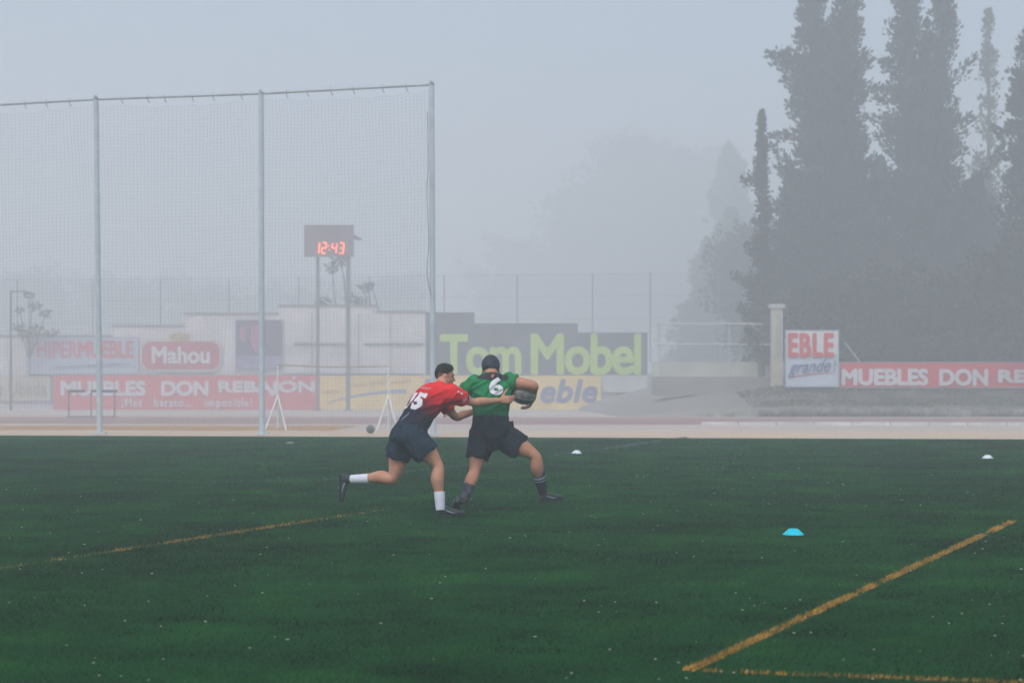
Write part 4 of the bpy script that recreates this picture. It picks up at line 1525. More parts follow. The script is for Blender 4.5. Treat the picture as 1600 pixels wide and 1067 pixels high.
def make_boot(parent, ankle, heel, toe, upv, length_k=1.0, trim=True):
    """heel and toe: ground-side ends of the sole; upv: from the sole to the ankle"""
    f = (toe - heel)
    L = f.length
    f = f.normalized()
    up = (Vector(upv) - f * Vector(upv).dot(f)).normalized()
    s = f.cross(up)
    mb = MB()
    prof_ = [(0.00, .020, .030, .045), (0.04, .031, .040, .048), (0.15, .035, .046, .055), (0.30, .034, .048, .055), (0.45, .037, .040, .042), (0.60, .044, .032, .032), (0.75, .047, .026, .027), (0.88, .041, .021, .022), (0.96, .028, .016, .018), (1.0, .010, .008, .014)]
    rg = []
    for t, w_, hh, cz in prof_:
        rg.append((heel + f * L * t + up * (hh + 0.004), s * w_, up * hh))
    mb.rings(rg, 0, 16, True, expo=2.4)
    top = heel + f * L * 0.20 + up * 0.05
    mb.limb([top, ankle * 0.5 + top * 0.5, ankle], [0.043, 0.044, 0.041], seg=14, sub=3, round_ends=False)
    b = mb.build('boot', [BOOT, TRIM], parent)
    fuse(b, 0.006, 2)
    # sole plate with studs
    q = MB()
    rg = []
    for t, w_ in ((0.0, .018), (0.05, .032), (0.2, .034), (0.42, .029), (0.6, .042), (0.75, .046), (0.9, .038), (0.985, .016)):
        rg.append((heel + f * L * t + up * 0.0, s * w_, up * 0.007))
    q.rings(rg, 0, 12, True, expo=3)
    for t, w_ in ((0.08, .020), (0.08, -.020), (0.22, .020), (0.22, -.020), (0.58, .030), (0.58, -.030), (0.72, .034), (0.72, -.034), (0.86, .026), (0.86, -.026)):
        c_ = heel + f * L * t + s * w_
        q.limb([c_ + up * 0.002, c_ - up * 0.011], [0.008, 0.005], seg=8, sub=1)
    q.build('sole', SOLE, b, smooth=True)
    if trim:
        q = MB()
        for sg in (1, -1):
            a_ = heel + f * L * 0.62 + s * sg * 0.046 + up * 0.024
            c_ = heel + f * L * 0.26 + s * sg * 0.036 + up * 0.060
            m_ = heel + f * L * 0.44 + s * sg * 0.044 + up * 0.036
            q.limb([a_, m_, c_], [0.002, 0.006, 0.003], seg=6, sub=4)
        for j in range(4):
            t = 0.34 + 0.07 * j
            z_ = 0.100 - 0.075 * (t - 0.3) / 0.3
            q.limb([heel + f * L * t + s * 0.018 + up * z_, heel + f * L * t + up * (z_ + 0.006), heel + f * L * t - s * 0.018 + up * z_], [0.003] * 3, seg=6, sub=2)
        q.build('lacing', TRIM, b, smooth=True)
    return b


def make_sock(parent, knee, ankle, top_t, r_top, r_mid, r_ank, mats, pattern=None, over=0.0):
    """tube round the shin from ankle (t=1) up to t=top_t"""
    q = MB()
    n = 22
    rg, mi = [], []
    d = (ankle - knee)
    dn = d.normalized()
    h = Vector((0, 1, 0.2))
    u = (h - dn * h.dot(dn)).normalized()
    w = dn.cross(u)
    for i in range(n + 1):
        t = lerp(top_t, 1.06, i / n)
        f = (t - top_t) / (1.06 - top_t)
        r_ = lerp(lerp(r_top, r_mid, min(1, f * 2.2)), r_ank, max(0, (f - .35) / .65) ** 0.8)
        r_ += 0.0018 * math.sin(i * 2.2)
        if i == 0:
            rg.append((knee + d * t, u * (r_ - 0.006), w * (r_ - 0.006)))
            mi.append(0)
        rg.append((knee + d * t, u * r_, w * r_))
        mi.append(pattern(f) if pattern else 0)
    q.rings(rg, 0, 20, True, mis=mi)
    return q.build('sock', mats, parent, smooth=True)


def project(parent, target, vs, fs, centre, right, up, material, name, lift=0.003, maxlen=0.014):
    """lay flat artwork (x right, z up, metres) on to a garment, cloth deep"""
    n = right.cross(up).normalized()           # points away from the wearer towards the viewer
    bm = bmesh.new()
    bv = [bm.verts.new(v) for v in vs]
    for f in fs:
        try:
            bm.faces.new([bv[i] for i in f])
        except ValueError:
            pass
    bmesh.ops.triangulate(bm, faces=bm.faces)
    for _ in range(5):
        ed = [e for e in bm.edges if e.calc_length() > maxlen]
        if not ed:
            break
        bmesh.ops.subdivide_edges(bm, edges=ed, cuts=1)
        bmesh.ops.triangulate(bm, faces=[f for f in bm.faces if len(f.verts) > 3])
    off = parent_origin(parent)
    tree_ = BVHTree.FromPolygons([v.co + off for v in target.data.vertices], [list(p.vertices) for p in target.data.polygons])
    dead = []
    for v in bm.verts:
        p = centre + right * v.co.x + up * v.co.z + n * 0.4
        hit, hn, _i, _d = tree_.ray_cast(p, -n)
        if hit is None:
            dead.append(v)
            v.co = Vector((0, 0, 0))
        else:
            v.co = hit + hn * lift - off
    bmesh.ops.delete(bm, geom=dead, context='VERTS')
    for f in bm.faces:
        f.normal_update()
        if f.normal.dot(n) < 0:
            f.normal_flip()
    me = bpy.data.meshes.new(name)
    bm.to_mesh(me)
    bm.free()
    me.materials.append(material)
    me.polygons.foreach_set('use_smooth', [True] * len(me.polygons))
    o = bpy.data.objects.new(name, me)
    C.objects.link(o)
    o.parent = parent
    return o


def number(s, w, h, bold=0.05, shear=0.0, spacing=1.0):
    vs, fs = text_bm(s, height=h, width=w, bold=bold, shear=shear, spacing=spacing)
    return [v - Vector((w / 2, 0, h / 2)) for v in vs], fs


def solids(q, items):
    for it in items:
        q.limb(*it[0], **it[1])


# ============================ the player in red, number 15
a_ = R(40)
F1 = Vector((math.cos(a_), math.sin(a_), 0))
R1 = Vector((math.sin(a_), -math.cos(a_), 0))            # his right, near the camera
pel = P(640, 676, 19.93)
nk = P(688, 606, 20.16)
A1 = (nk - pel).normalized()
R1 = (R1 - A1 * R1.dot(A1)).normalized()
B1 = R1.cross(A1).normalized()                            # out of his back
if B1.z < 0:
    B1 = -B1
red = thing('person', Vector((P(684, 808, 19.74).x, 19.74, 0)), 'player in a red shirt numbered 15 lunging to tackle the ball carrier', 'person')

hipR = P(647, 684, 19.86)
kneeR = P(684.5, 727.5, 19.84)
ankR = P(688, 793, 19.80)
hipL = P(628, 686, 20.02)
kneeL = P(613.5, 746.5, 20.00)
ankL = P(552, 748.5, 20.12)
shR = P(705, 616, 19.98)
elR = P(739, 628.5, 20.12)
wrR = P(782, 625.5, 20.29)
shL = P(686, 622, 20.30)
elL = P(712, 651, 20.42)
wrL = P(752, 640, 20.66)
headc1 = P(694.5, 588.5, 20.28)

b = MB()


def torso_rings(pel, nk, Rv, Bv, k, table, bow=0.0):
    rg = []
    for t, w_, d_, o_ in table:
        c_ = pel.lerp(nk, t) + Bv * (bow * math.sin(math.pi * max(0, min(1, t))) + o_)
        rg.append((c_, Rv * w_ * k, Bv * d_ * k))
    return rg


TAB = [(-0.22, .10, .09, 0), (-0.12, .150, .115, 0), (0.0, .165, .120, 0), (0.15, .155, .108, 0), (0.30, .142, .098, 0), (0.48, .155, .105, 0), (0.66, .175, .115, 0), (0.80, .185, .108, 0), (0.90, .165, .088, 0), (0.97, .105, .066, 0), (1.03, .062, .058, 0), (1.1, .055, .055, 0)]
b.rings(torso_rings(pel, nk, R1, B1, 1.0, TAB, 0.03), 0, 24, True, expo=2.3)
b.limb([nk - A1 * 0.05, nk.lerp(headc1, .5), headc1 - Vector((0, 0, 0.03))], [0.066, 0.060, 0.058], seg=16, sub=4)
HF1 = Vector((math.cos(R(13)), math.sin(R(13)), -0.16))
HM1 = frame_of(HF1, (0.10, 0, 1))
add_head(b, headc1, HM1, k=1.02)
b.limb([hipR, hipR.lerp(kneeR, .45) + F1 * 0.012, kneeR, kneeR.lerp(ankR, .30) - F1 * 0.018, kneeR.lerp(ankR, .65) - F1 * .006, ankR], [0.112, 0.105, 0.057, 0.070, 0.047, 0.036], seg=18, sub=5)
b.ell(kneeR + F1 * 0.018, (0.040, 0.040, 0.050), None, 0, 14, 10)
b.limb([hipL, hipL.lerp(kneeL, .45) + F1 * 0.012, kneeL, kneeL.lerp(ankL, .30) + Vector((0, 0, .014)), kneeL.lerp(ankL, .65) + Vector((0, 0, .005)), ankL], [0.112, 0.103, 0.059, 0.069, 0.046, 0.036], seg=18, sub=5)
b.ell(kneeL + Vector((0.016, 0, -0.02)), (0.042, 0.042, 0.042), None, 0, 14, 10)
b.limb([shR - F1 * 0.03, shR.lerp(elR, .45), elR, elR.lerp(wrR, .28), elR.lerp(wrR, .7), wrR], [0.066, 0.056, 0.043, 0.049, 0.034, 0.026], seg=16, sub=5)
b.limb([shL, shL.lerp(elL, .45), elL, elL.lerp(wrL, .28), elL.lerp(wrL, .7), wrL], [0.064, 0.054, 0.044, 0.044, 0.033, 0.027], seg=16, sub=5)
# right hand lies on the carrier's back with fingers round his side, thumb up
add_hand(b, wrR, Vector((0.95, 0.28, 0.10)), Vector((-0.15, 1, -0.1)), Vector((0, 0, 1)), k=1.06, curls=(0.28, 0.40, 0.48, 0.55), thumb_curl=-0.15)
add_hand(b, wrL, Vector((0.95, 0.05, 0.1)), Vector((0, -1, 0)), Vector((0, 0, 1)), k=1.0, curl=0.4)
body1 = b.build('body', SKIN, red)
fuse(body1, 0.0062, 3)

# eyes, small and set into the head
for s in (-1, 1):
    q = MB()
    q.ell(headc1 + HM1 @ Vector((0.082, s * 0.031, 0.010)), (0.011, 0.013, 0.010), HM1, 0, 12, 8)
    q.build('eye', mat('eye_dark', (0.05, 0.04, 0.035), 0.3, 0.1, 5), red, smooth=True)
    q = MB()
    q.limb([headc1 + HM1 @ Vector((0.094, s * 0.012, 0.033)), headc1 + HM1 @ Vector((0.092, s * 0.034, 0.040)), headc1 + HM1 @ Vector((0.074, s * 0.053, 0.034))], [0.0042, 0.005, 0.003], seg=6, sub=3)
    q.build('eyebrow', HAIR, red, smooth=True)

# short hair: longer on top, faded at the sides
q = MB()


def hairfn(p, n):
    g_ = 1.0
    if n.z > 0.35:
        g_ += 0.13 * min(1, (n.z - 0.35) * 2.2)
    if n.x > 0.3 and n.z > 0.2:
        g_ += 0.13 * (n.x - 0.3) + 0.10 * max(0, n.z - 0.3)
    if n.x < -0.6:
        g_ += 0.03
    g_ += 0.02 * noise.noise(n * 6)
    return p * g_


hv = MB()
hv.ell(headc1 + HM1 @ Vector((-0.012, 0, 0.034)), (0.097, 0.0765, 0.094), HM1, 0, 40, 32, hairfn)
keep = []
for i, v in enumerate(hv.v):
    l = HM1.transposed() @ (v - headc1)
    hairline = -0.045 if l.x < -0.035 else (-0.045 + (l.x + 0.035) * 1.05)
    if l.x > 0.03:
        hairline = 0.024 + (l.x - 0.03) * 1.15
    keep.append(l.z > hairline)
fset = [f for f in hv.f if all(keep[i] for i in f)]
hv.f = fset
hv.m = [0] * len(fset)
hv.m = [1 if all((HM1.transposed() @ (hv.v[i] - headc1)).z < 0.036 and (HM1.transposed() @ (hv.v[i] - headc1)).x > -0.09 for i in f) else 0 for f in fset]
hair = hv.build('hair', [HAIR, mat('hair_fade', (0.13, 0.075, 0.05), 0.7, 0.4, 60)], red, smooth=True)
clean(hair, 1e-5)
sm = hair.modifiers.new('thick', 'SOLIDIFY')
sm.thickness = 0.014
sm.offset = -1

# loose strands on top
vs_, fs_ = [], []
rh = random.Random(8)
cand = [i for i, v in enumerate(hv.v) if keep[i] and (HM1.transposed() @ (v - headc1)).z > 0.03]
for k_ in range(1500):
    v = hv.v[rh.choice(cand)]
    nrm_ = (v - headc1 - HM1 @ Vector((-0.012, 0, 0.03))).normalized()
    dd_ = (nrm_ * 0.75 + HM1 @ Vector((0.75, rh.uniform(-.5, .5), 0.25 + rh.uniform(-.2, .3)))).normalized()
    v0 = v - nrm_ * 0.004 + Vector((rh.uniform(-.006, .006), rh.uniform(-.006, .006), rh.uniform(-.004, .004)))
    L_ = rh.uniform(0.005, 0.015) * (1.3 if (HM1.transposed() @ (v - headc1)).x > 0.03 else 1.0)
    sd = nrm_.cross(dd_).normalized() * 0.0022
    o_ = len(vs_)
    vs_ += [v0 - sd, v0 + sd, v0 + dd_ * L_]
    fs_.append([o_, o_ + 1, o_ + 2])
q = MB()
q.add(vs_, fs_)
q.build('hair_strands', HAIR, hair)

# shirt
q = MB()
STAB = [(-0.02, .158, .128, 0), (0.08, .170, .130, 0), (0.22, .168, .126, 0), (0.38, .172, .126, 0), (0.55, .185, .132, 0), (0.70, .198, .134, 0), (0.83, .200, .122, 0), (0.93, .172, .100, 0), (1.0, .100, .078, 0), (1.05, .075, .070, 0)]
q.rings(torso_rings(pel, nk, R1, B1, 1.0, STAB, 0.034), 0, 28, True, expo=2.3)
q.limb([shR - F1 * 0.05, shR.lerp(elR, .25), shR.lerp(elR, .62)], [0.088, 0.080, 0.070], seg=18, sub=5, round_ends=False)
q.limb([shL - F1 * 0.04, shL.lerp(elL, .3), shL.lerp(elL, .60)], [0.088, 0.078, 0.068], seg=18, sub=5, round_ends=False)
q.ell(shR - F1 * 0.005, (0.098, 0.098, 0.098), None, 0, 20, 14)
q.ell(shL - F1 * 0.005, (0.098, 0.098, 0.098), None, 0, 20, 14)
ax0 = pel.lerp(nk, 0.0)
sh1mat = graded('red_navy_shirt', ax0, A1 * (1 / 0.62), [(0.0, (0.012, 0.014, 0.030)), (0.30, (0.018, 0.010, 0.024)), (0.48, (0.18, 0.008, 0.016)), (0.66, (0.58, 0.010, 0.020)), (0.95, (0.78, 0.022, 0.022))], red.location)
shirt1 = q.build('shirt', sh1mat, red)
fuse(shirt1, 0.008, 3, disp=0.020, dsize=0.075, seed=1, fold=(A1 + R1 * 0.5 + F1 * 0.3).normalized())
# collar and cuffs
q = MB()
for k_ in range(1):
    ring = []
    q.rings([(nk + A1 * 0.010 + B1 * 0.006, R1 * 0.082, B1 * 0.076), (nk + A1 * 0.030 + B1 * 0.004, R1 * 0.076, B1 * 0.070), (nk + A1 * 0.032, R1 * 0.068, B1 * 0.062)], 0, 24, False)
q.build('collar', mat('red_collar', (0.42, 0.015, 0.02), 0.8), shirt1, smooth=True)
q = MB()
d_ = (elR - shR).normalized()
c0, c1 = shR.lerp(elR, .56), shR.lerp(elR, .65)
h = Vector((0, 0, 1))
u = (h - d_ * h.dot(d_)).normalized()
w = d_.cross(u)
q.rings([(c0, u * .074, w * .074), (c0.lerp(c1, .5), u * .0735, w * .0735), (c1, u * .072, w * .072), (c1 - d_ * 0.002, u * .060, w * .060)], 0, 24, False)
q.build('cuff', mat('navy_cuff', (0.012, 0.014, 0.03), 0.8), shirt1, smooth=True)
q = MB()
q.rings([(c0 - d_ * 0.035, u * .0775, w * .0775), (c0 - d_ * 0.004, u * .0750, w * .0750)], 0, 24, False)
q.build('cuff_stripe', mat('white_blue_trim', (0.07, 0.08, 0.2), 0.8, 0.3, 22, col2=(0.5, 0.5, 0.6)), shirt1, smooth=True)
# number and name strip
ctr = pel.lerp(nk, 0.49) + B1 * 0.05
vs, fs = number('5', 0.135, 0.215, bold=0.06)
project(shirt1, shirt1, vs, fs, ctr + R1 * 0.060, R1, A1, PRINT, 'number_print')
vs, fs = number('1', 0.055, 0.215, bold=0.06)
project(shirt1, shirt1, vs, fs, ctr - R1 * 0.075, R1, A1, PRINT, 'number_print')
vs, fs = [], []
rr_ = random.Random(4)
xx = -0.085
while xx < 0.085:
    w_ = rr_.uniform(0.010, 0.016)
    for (dx, dw, z0, z1) in ((0, w_ * .35, -.016, .016), (w_ * .35, w_ * .6, rr_.choice((-.016, .0, .010)), rr_.choice((.016, .006, -.010)))):
        o_ = len(vs)
        if z0 > z1:
            z0, z1 = z1, z0
        vs += [Vector((xx + dx, 0, z0)), Vector((xx + dx + dw, 0, z0)), Vector((xx + dx + dw, 0, z1)), Vector((xx + dx, 0, z1))]
        fs.append([o_, o_ + 1, o_ + 2, o_ + 3])
    xx += w_ + 0.009
project(shirt1, shirt1, vs, fs, pel.lerp(nk, 0.78) + B1 * 0.05 + R1 * 0.01, R1, A1, mat('print_pink_white', (0.62, 0.42, 0.45), 0.7), 'name_print')
# small white mark on the sleeve
vs, fs = number('m', 0.05, 0.022, bold=0.04)
project(shirt1, shirt1, vs, fs, shR.lerp(elR, .42), Vector((1, 0, 0)), Vector((0, 0.45, 0.9)).normalized(), PRINT, 'sleeve_mark')
# pale print at the hem
vs, fs = number('~', 0.12, 0.03, bold=0.03)
project(shirt1, shirt1, vs, fs, P(634, 652, 19.9), Vector((0.7, 0, 0.5)).normalized(), Vector((-0.3, 0.45, 0.8)).normalized(), mat('hem_print', (0.16, 0.20, 0.34), 0.8), 'hem_print')

# shorts
q = MB()
HTAB = [(-0.26, .14, .12, 0), (-0.16, .170, .140, 0), (-0.04, .178, .145, 0), (0.08, .168, .136, 0), (0.14, .160, .130, 0)]
q.rings(torso_rings(pel, nk, R1, B1, 1.0, HTAB, 0.0), 0, 28, True, expo=2.4)
dR = (kneeR - hipR).normalized()
dL = (kneeL - hipL).normalized()
q.limb([hipR - dR * 0.06, hipR + dR * 0.10, hipR + dR * 0.215], [0.125, 0.132, 0.130], seg=22, sub=5, round_ends=False)
q.limb([hipL - dL * 0.06, hipL + dL * 0.10, hipL + dL * 0.21], [0.126, 0.126, 0.122], seg=22, sub=5, round_ends=False)
shorts1 = q.build('shorts', NAVY, red)
fuse(shorts1, 0.008, 3, disp=0.022, dsize=0.085, seed=5, fold=(dR + dL * 0.3).normalized())

# socks and boots
so = make_sock(red, kneeR, ankR, 0.62, 0.056, 0.055, 0.047, [SOCKW])
vs, fs = number('v', 0.03, 0.035, bold=0.03)
so = make_sock(red, kneeL, ankL, 0.60, 0.054, 0.052, 0.046, [SOCKW])
make_boot(red, ankR + Vector((0.004, 0, -0.022)), Vector((P(682.5, 0, 19.80).x, 19.80, 0.014)), Vector((P(727.5, 0, 19.86).x, 19.86, 0.016)), (0, 0, 1))
make_boot(red, ankL + Vector((-0.022, 0, 0.0)), P(531.5, 740, 20.16), P(531.0, 785, 20.16), (1, 0, 0.12))

# ============================ the ball carrier in green, number 6
pel2 = P(767, 668, 20.44)
nk2 = P(767.5, 588, 20.52)
A2 = (nk2 - pel2).normalized()
R2 = Vector((0.985, 0.17, 0.03))
R2 = (R2 - A2 * R2.dot(A2)).normalized()
B2 = R2.cross(A2).normalized()
if B2.y > 0:
    B2 = -B2
grn = thing('person', Vector((P(740, 0, 20.4).x, 20.4, 0)), 'player in a green shirt numbered 6 and scrum cap, carrying the ball', 'person')
hL = P(753, 682, 20.42)
kL = P(741.5, 736, 20.33)
aL = P(725.5, 779, 20.18)
hR = P(784, 681, 20.46)
kR = P(835.5, 712, 20.42)
aR = P(848.5, 770, 20.56)
sL = P(741, 600, 20.46)
eL = P(703.5, 619, 20.46)
wL = P(702, 632, 20.70)
sR = P(796, 596, 20.52)
eR = P(832.5, 602.5, 20.46)
wR = P(833, 622, 20.66)
hc2 = P(766.8, 574, 20.62)
b = MB()
b.rings(torso_rings(pel2, nk2, R2, B2, 1.04, TAB, 0.0), 0, 24, True, expo=2.3)
b.limb([nk2 - A2 * 0.05, nk2.lerp(hc2, .5), hc2 - Vector((0, 0, 0.02))], [0.074, 0.070, 0.066], seg=16, sub=4)
HM2 = frame_of(Vector((0.05, 1, -0.45)), (0, 0.35, 1))
add_head(b, hc2, HM2, k=1.02)
b.limb([hL, hL.lerp(kL, .45), kL, kL.lerp(aL, .30) - Vector((0, 0.02, 0)), kL.lerp(aL, .65), aL], [0.118, 0.103, 0.059, 0.068, 0.048, 0.037], seg=18, sub=5)
b.limb([hR, hR.lerp(kR, .45), kR, kR.lerp(aR, .30) - Vector((0.004, 0.02, 0)), kR.lerp(aR, .65), aR], [0.118, 0.106, 0.060, 0.071, 0.050, 0.037], seg=18, sub=5)
b.ell(kR + Vector((0.012, 0.0, 0.004)), (0.046, 0.046, 0.05), None, 0, 14, 10)
b.limb([sL, sL.lerp(eL, .45), eL, eL.lerp(wL, .28), eL.lerp(wL, .7), wL], [0.070, 0.056, 0.046, 0.044, 0.034, 0.028], seg=16, sub=5)
b.limb([sR, sR.lerp(eR, .45), eR, eR.lerp(wR, .3), eR.lerp(wR, .7), wR], [0.074, 0.064, 0.053, 0.053, 0.042, 0.032], seg=16, sub=5)
add_hand(b, wL, Vector((-0.1, 0.6, -0.8)), Vector((-1, 0, 0)), Vector((0, 0, 1)), k=1.05, curl=0.4)
add_hand(b, wR, Vector((-0.42, 0.35, -0.80)), Vector((-0.85, -0.3, 0.35)), Vector((0.3, 0.8, 0)), k=1.08, curls=(0.5, 0.52, 0.55, 0.6))
body2 = b.build('body', SKIN2, grn)
fuse(body2, 0.0065, 3)

# padded scrum cap
q = MB()


def capfn(p, n):
    g_ = 1.0
    az2 = math.atan2(n.y, n.x)
    ridge = abs(math.sin(3.0 * az2 + 0.4)) if n.z < 0.75 else 0.6
    band = abs(math.sin(n.z * 4.4 + 0.6))
    g_ += 0.05 * min(1, (ridge * 3)) * 1.0 * min(1, band * 4) - 0.025
    return p * g_


q.ell(hc2 + HM2 @ Vector((-0.008, 0, 0.022)), (0.112, 0.097, 0.112), HM2, 0, 60, 44, capfn)
keep = []
for v in q.v:
    l = HM2.transposed() @ (v - hc2)
    keep.append(l.z > -0.062 and not (l.x > 0.055 and l.z < 0.045))
q.f = [f for f in q.f if all(keep[i] for i in f)]
q.m = [0] * len(q.f)
cap_ = q.build('scrum_cap', mat('padded_black_foam', (0.010, 0.014, 0.024), 0.6, 0.4, 12, spec=0.4, col2=(0.035, 0.045, 0.065)), grn, smooth=True)
clean(cap_, 1e-5)
sm = cap_.modifiers.new('thick', 'SOLIDIFY')
sm.thickness = 0.012
sm.offset = -1
for s in (-1, 1):
    q = MB()
    q.limb([hc2 + HM2 @ Vector((0.0, s * 0.090, -0.05)), hc2 + HM2 @ Vector((0.03, s * 0.066, -0.10)), hc2 + HM2 @ Vector((0.05, s * 0.01, -0.113))], [0.008] * 3, seg=8, sub=3)
    q.build('chin_strap', SOCKB, cap_, smooth=True)

# shirt
q = MB()
S2 = [(0.02, .166, .136, 0), (0.12, .172, .136, 0), (0.28, .164, .130, 0), (0.45, .176, .134, 0), (0.62, .194, .140, 0), (0.76, .205, .138, 0), (0.87, .200, .124, 0), (0.95, .160, .104, 0), (1.0, .105, .085, 0), (1.04, .084, .078, 0)]
q.rings(torso_rings(pel2, nk2, R2, B2, 1.07, S2, 0.0), 0, 28, True, expo=2.4)
q.limb([sL - R2 * -0.03, sL.lerp(eL, .25), sL.lerp(eL, .46)], [0.090, 0.078, 0.070], seg=18, sub=5, round_ends=False)
q.limb([sR - R2 * 0.04, sR.lerp(eR, .12), sR.lerp(eR, .27)], [0.090, 0.088, 0.080], seg=18, sub=5, round_ends=False)
q.ell(sL, (0.092, 0.095, 0.090), None, 0, 20, 14)
q.ell(sR, (0.092, 0.095, 0.092), None, 0, 20, 14)
G = (0.004, 0.19, 0.062)
DKB = (0.010, 0.016, 0.022)
sh2mat = graded('green_hooped_shirt', pel2, A2 * (1 / 0.545), [(0.0, DKB), (0.20, (0.014, 0.018, 0.028)), (0.225, (0.004, 0.11, 0.042)), (0.44, G), (0.462, (0.012, 0.04, 0.028)), (0.50, (0.012, 0.035, 0.028)), (0.525, G), (0.93, (0.005, 0.22, 0.068))], grn.location)
shirt2 = q.build('shirt', sh2mat, grn)
fuse(shirt2, 0.008, 3, disp=0.020, dsize=0.075, seed=9, fold=(A2 * 0.6 + R2 * 0.8).normalized())
# dark yoke and collar
yk = []
vs, fs = [], []
nx2, nz2 = 16, 5
for j in range(nz2 + 1):
    for i in range(nx2 + 1):
        x_ = lerp(-0.165, 0.165, i / nx2)
        zt_ = 0.055
        zb_ = 0.055 - 0.075 * (1 - 0.25 * (abs(x_) / 0.165) ** 2) if abs(x_) < 0.2 else 0
        zt2 = 0.075 - 0.030 * (abs(x_) / 0.165)
        vs.append(Vector((x_, 0, lerp(zb_, zt2, j / nz2))))
for j in range(nz2):
    for i in range(nx2):
        a0 = j * (nx2 + 1) + i
        fs.append([a0, a0 + 1, a0 + nx2 + 2, a0 + nx2 + 1])
project(shirt2, shirt2, vs, fs, pel2.lerp(nk2, 0.925), R2, A2, mat('yoke_dark', (0.022, 0.022, 0.026), 0.85), 'yoke')
q = MB()
q.rings([(nk2 + A2 * 0.002, R2 * 0.094, B2 * 0.088), (nk2 + A2 * 0.034, R2 * 0.084, B2 * 0.080), (nk2 + A2 * 0.036, R2 * 0.074, B2 * 0.070)], 0, 24, False)
q.build('collar', mat('collar_dark', (0.02, 0.022, 0.025), 0.85), shirt2, smooth=True)
vs, fs = [], []
for pol in ([(-.020, -.006), (-.004, -.012), (.012, -.002), (.022, .012), (.008, .014), (-.008, .008)], [(-.016, -.022), (-.002, -.020), (.004, -.010), (-.012, -.012)]):
    o_ = len(vs)
    vs += [Vector((x_ * 1.1, 0, z_ * 1.2)) for x_, z_ in pol]
    fs.append(list(range(o_, len(vs))))
project(shirt2, shirt2, vs, fs, pel2.lerp(nk2, 0.975) + R2 * 0.0, R2, A2, mat('emblem_pink', (0.62, 0.16, 0.20), 0.7), 'neck_emblem', lift=0.012)
vs, fs = number('6', 0.155, 0.195, bold=0.035)
project(shirt2, shirt2, vs, fs, pel2.lerp(nk2, 0.775) + R2 * 0.030, R2, A2, PRINT, 'number_print', lift=0.004)

# shorts
q = MB()
H2 = [(-0.30, .13, .12, 0), (-0.2, .180, .150, 0), (-0.06, .190, .152, 0), (0.06, .178, .145, 0), (0.15, .168, .138, 0)]
q.ell(pel2.lerp(nk2, -0.22), (0.14, 0.13, 0.13), None, 0, 20, 14)
q.rings(torso_rings(pel2, nk2, R2, B2, 1.05, H2, 0.0), 0, 28, True, expo=2.4)
dR = (kR - hR).normalized()
dL = (kL - hL).normalized()
q.limb([hR - dR * 0.05, hR + dR * 0.12, hR + dR * 0.235], [0.130, 0.132, 0.126], seg=22, sub=5, round_ends=False)
q.limb([hL - dL * 0.05, hL + dL * 0.12, hL + dL * 0.235], [0.128, 0.122, 0.116], seg=22, sub=5, round_ends=False)
shorts2 = q.build('shorts', NAVY2, grn)
fuse(shorts2, 0.008, 3, disp=0.022, dsize=0.085, seed=12, fold=Vector((0.35, 0, -1)).normalized())
q = MB()
c_ = P(799.5, 664, 20.47)
q.box(c_, (0.045, 0.012, 0.085), rot=Matrix.Rotation(R(-8), 3, 'Y'))
fl = q.build('waist_flap', NAVY2, shorts2)

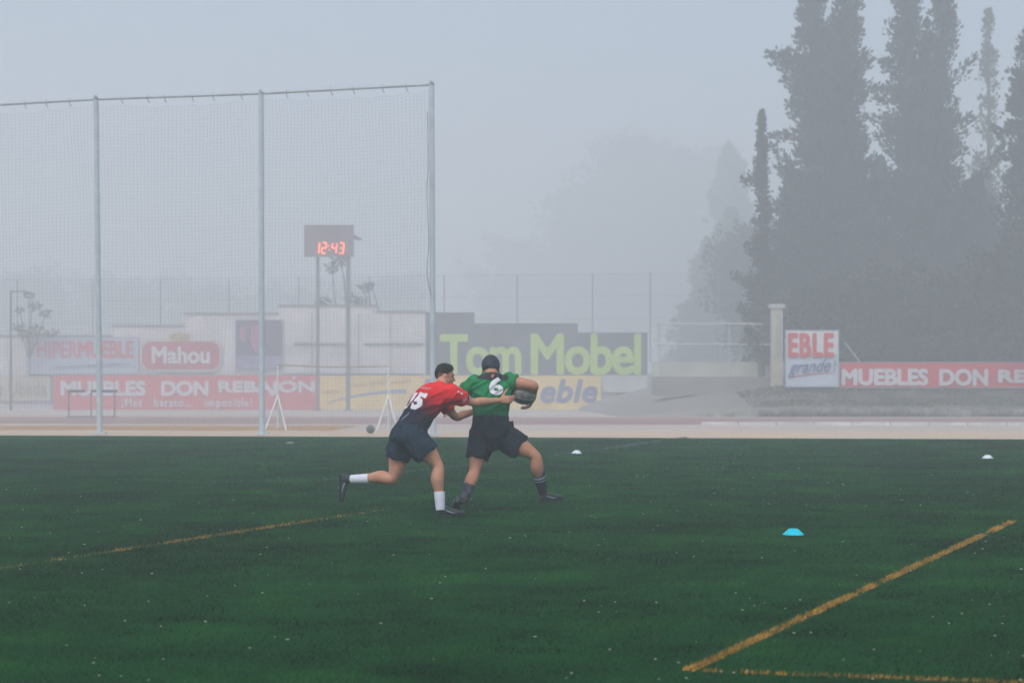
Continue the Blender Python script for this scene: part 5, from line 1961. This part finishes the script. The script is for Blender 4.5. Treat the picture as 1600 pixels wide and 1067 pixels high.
make_sock(grn, kL, aL, 0.30, 0.066, 0.062, 0.046, [SOCKB, SOCKG, SOCKP], pattern=lambda f: 0 if f < .18 else (1 if f < .24 else 2))
make_sock(grn, kR, aR, 0.33, 0.069, 0.066, 0.046, [SOCKB, SOCKG], pattern=lambda f: 1 if (.27 < f < .33 or .38 < f < .44) else 0)
make_boot(grn, aL + Vector((-0.004, -0.005, -0.02)), P(713, 785, 20.10), Vector((P(712, 0, 20.36).x, 20.36, 0.025)), Vector((0.3, 0.5, 0.75)))
make_boot(grn, aR + Vector((0.006, 0, -0.02)), P(843.5, 784.5, 20.54), P(880.5, 778.5, 20.66), (0.1, 0, 1))

# rugby ball under his right arm: touches forearm and hand
bc = P(818.5, 618, 20.545)
ball_dir = Vector((0.90, 0.30, -0.12)).normalized()
MBL = frame_of(ball_dir, (0, 0, 1))


def ballfn(p, n):
    return p * (1 + 0.006 * abs(math.cos(2 * math.atan2(n.y, n.z))))


q = MB()
q.ell(bc, (0.138, 0.097, 0.097), MBL, 0, 40, 28)
rb_ = q.build('rugby_ball', mat('worn_ball_rubber', (0.035, 0.036, 0.032), 0.5, 0.4, 11, spec=0.5, col2=(0.20, 0.21, 0.19)), origin=bc, smooth=True)
tag(rb_, 'worn dark grey rugby ball tucked under the right arm of the player in green', 'rugby ball')
q = MB()
for aa in (200, 245):
    pts = []
    for k_ in range(13):
        t_ = lerp(-0.80, 0.80, k_ / 12)
        r_ = 0.0975 * math.sqrt(1 - t_ * t_)
        pts.append(bc + MBL @ Vector((0.138 * t_, r_ * math.sin(R(aa)), r_ * math.cos(R(aa)))))
    q.limb(pts, [0.0032] * 13, seg=6, sub=2)
q.build('seam', mat('seam_pale', (0.25, 0.26, 0.24), 0.7), rb_, smooth=True)


# ------------------------------------------------------------------ haze
hz = MB()
hz.box((0, 275, 27.4), (700, 690, 60.0))
haze = hz.build('haze', [], None)
hm = bpy.data.materials.new('haze')
hm.use_nodes = True
nt = hm.node_tree
for n_ in list(nt.nodes):
    if n_.type == 'BSDF_PRINCIPLED':
        nt.nodes.remove(n_)
pv = nt.nodes.new('ShaderNodeVolumePrincipled')
pv.inputs['Color'].default_value = (0.90, 0.945, 0.955, 1)
pv.inputs['Density'].default_value = HAZE_DENSITY
pv.inputs['Anisotropy'].default_value = 0.15
out = [n_ for n_ in nt.nodes if n_.type == 'OUTPUT_MATERIAL'][0]
nt.links.new(pv.outputs[0], out.inputs['Volume'])
haze.data.materials.append(hm)
tag(haze, kind='stuff')
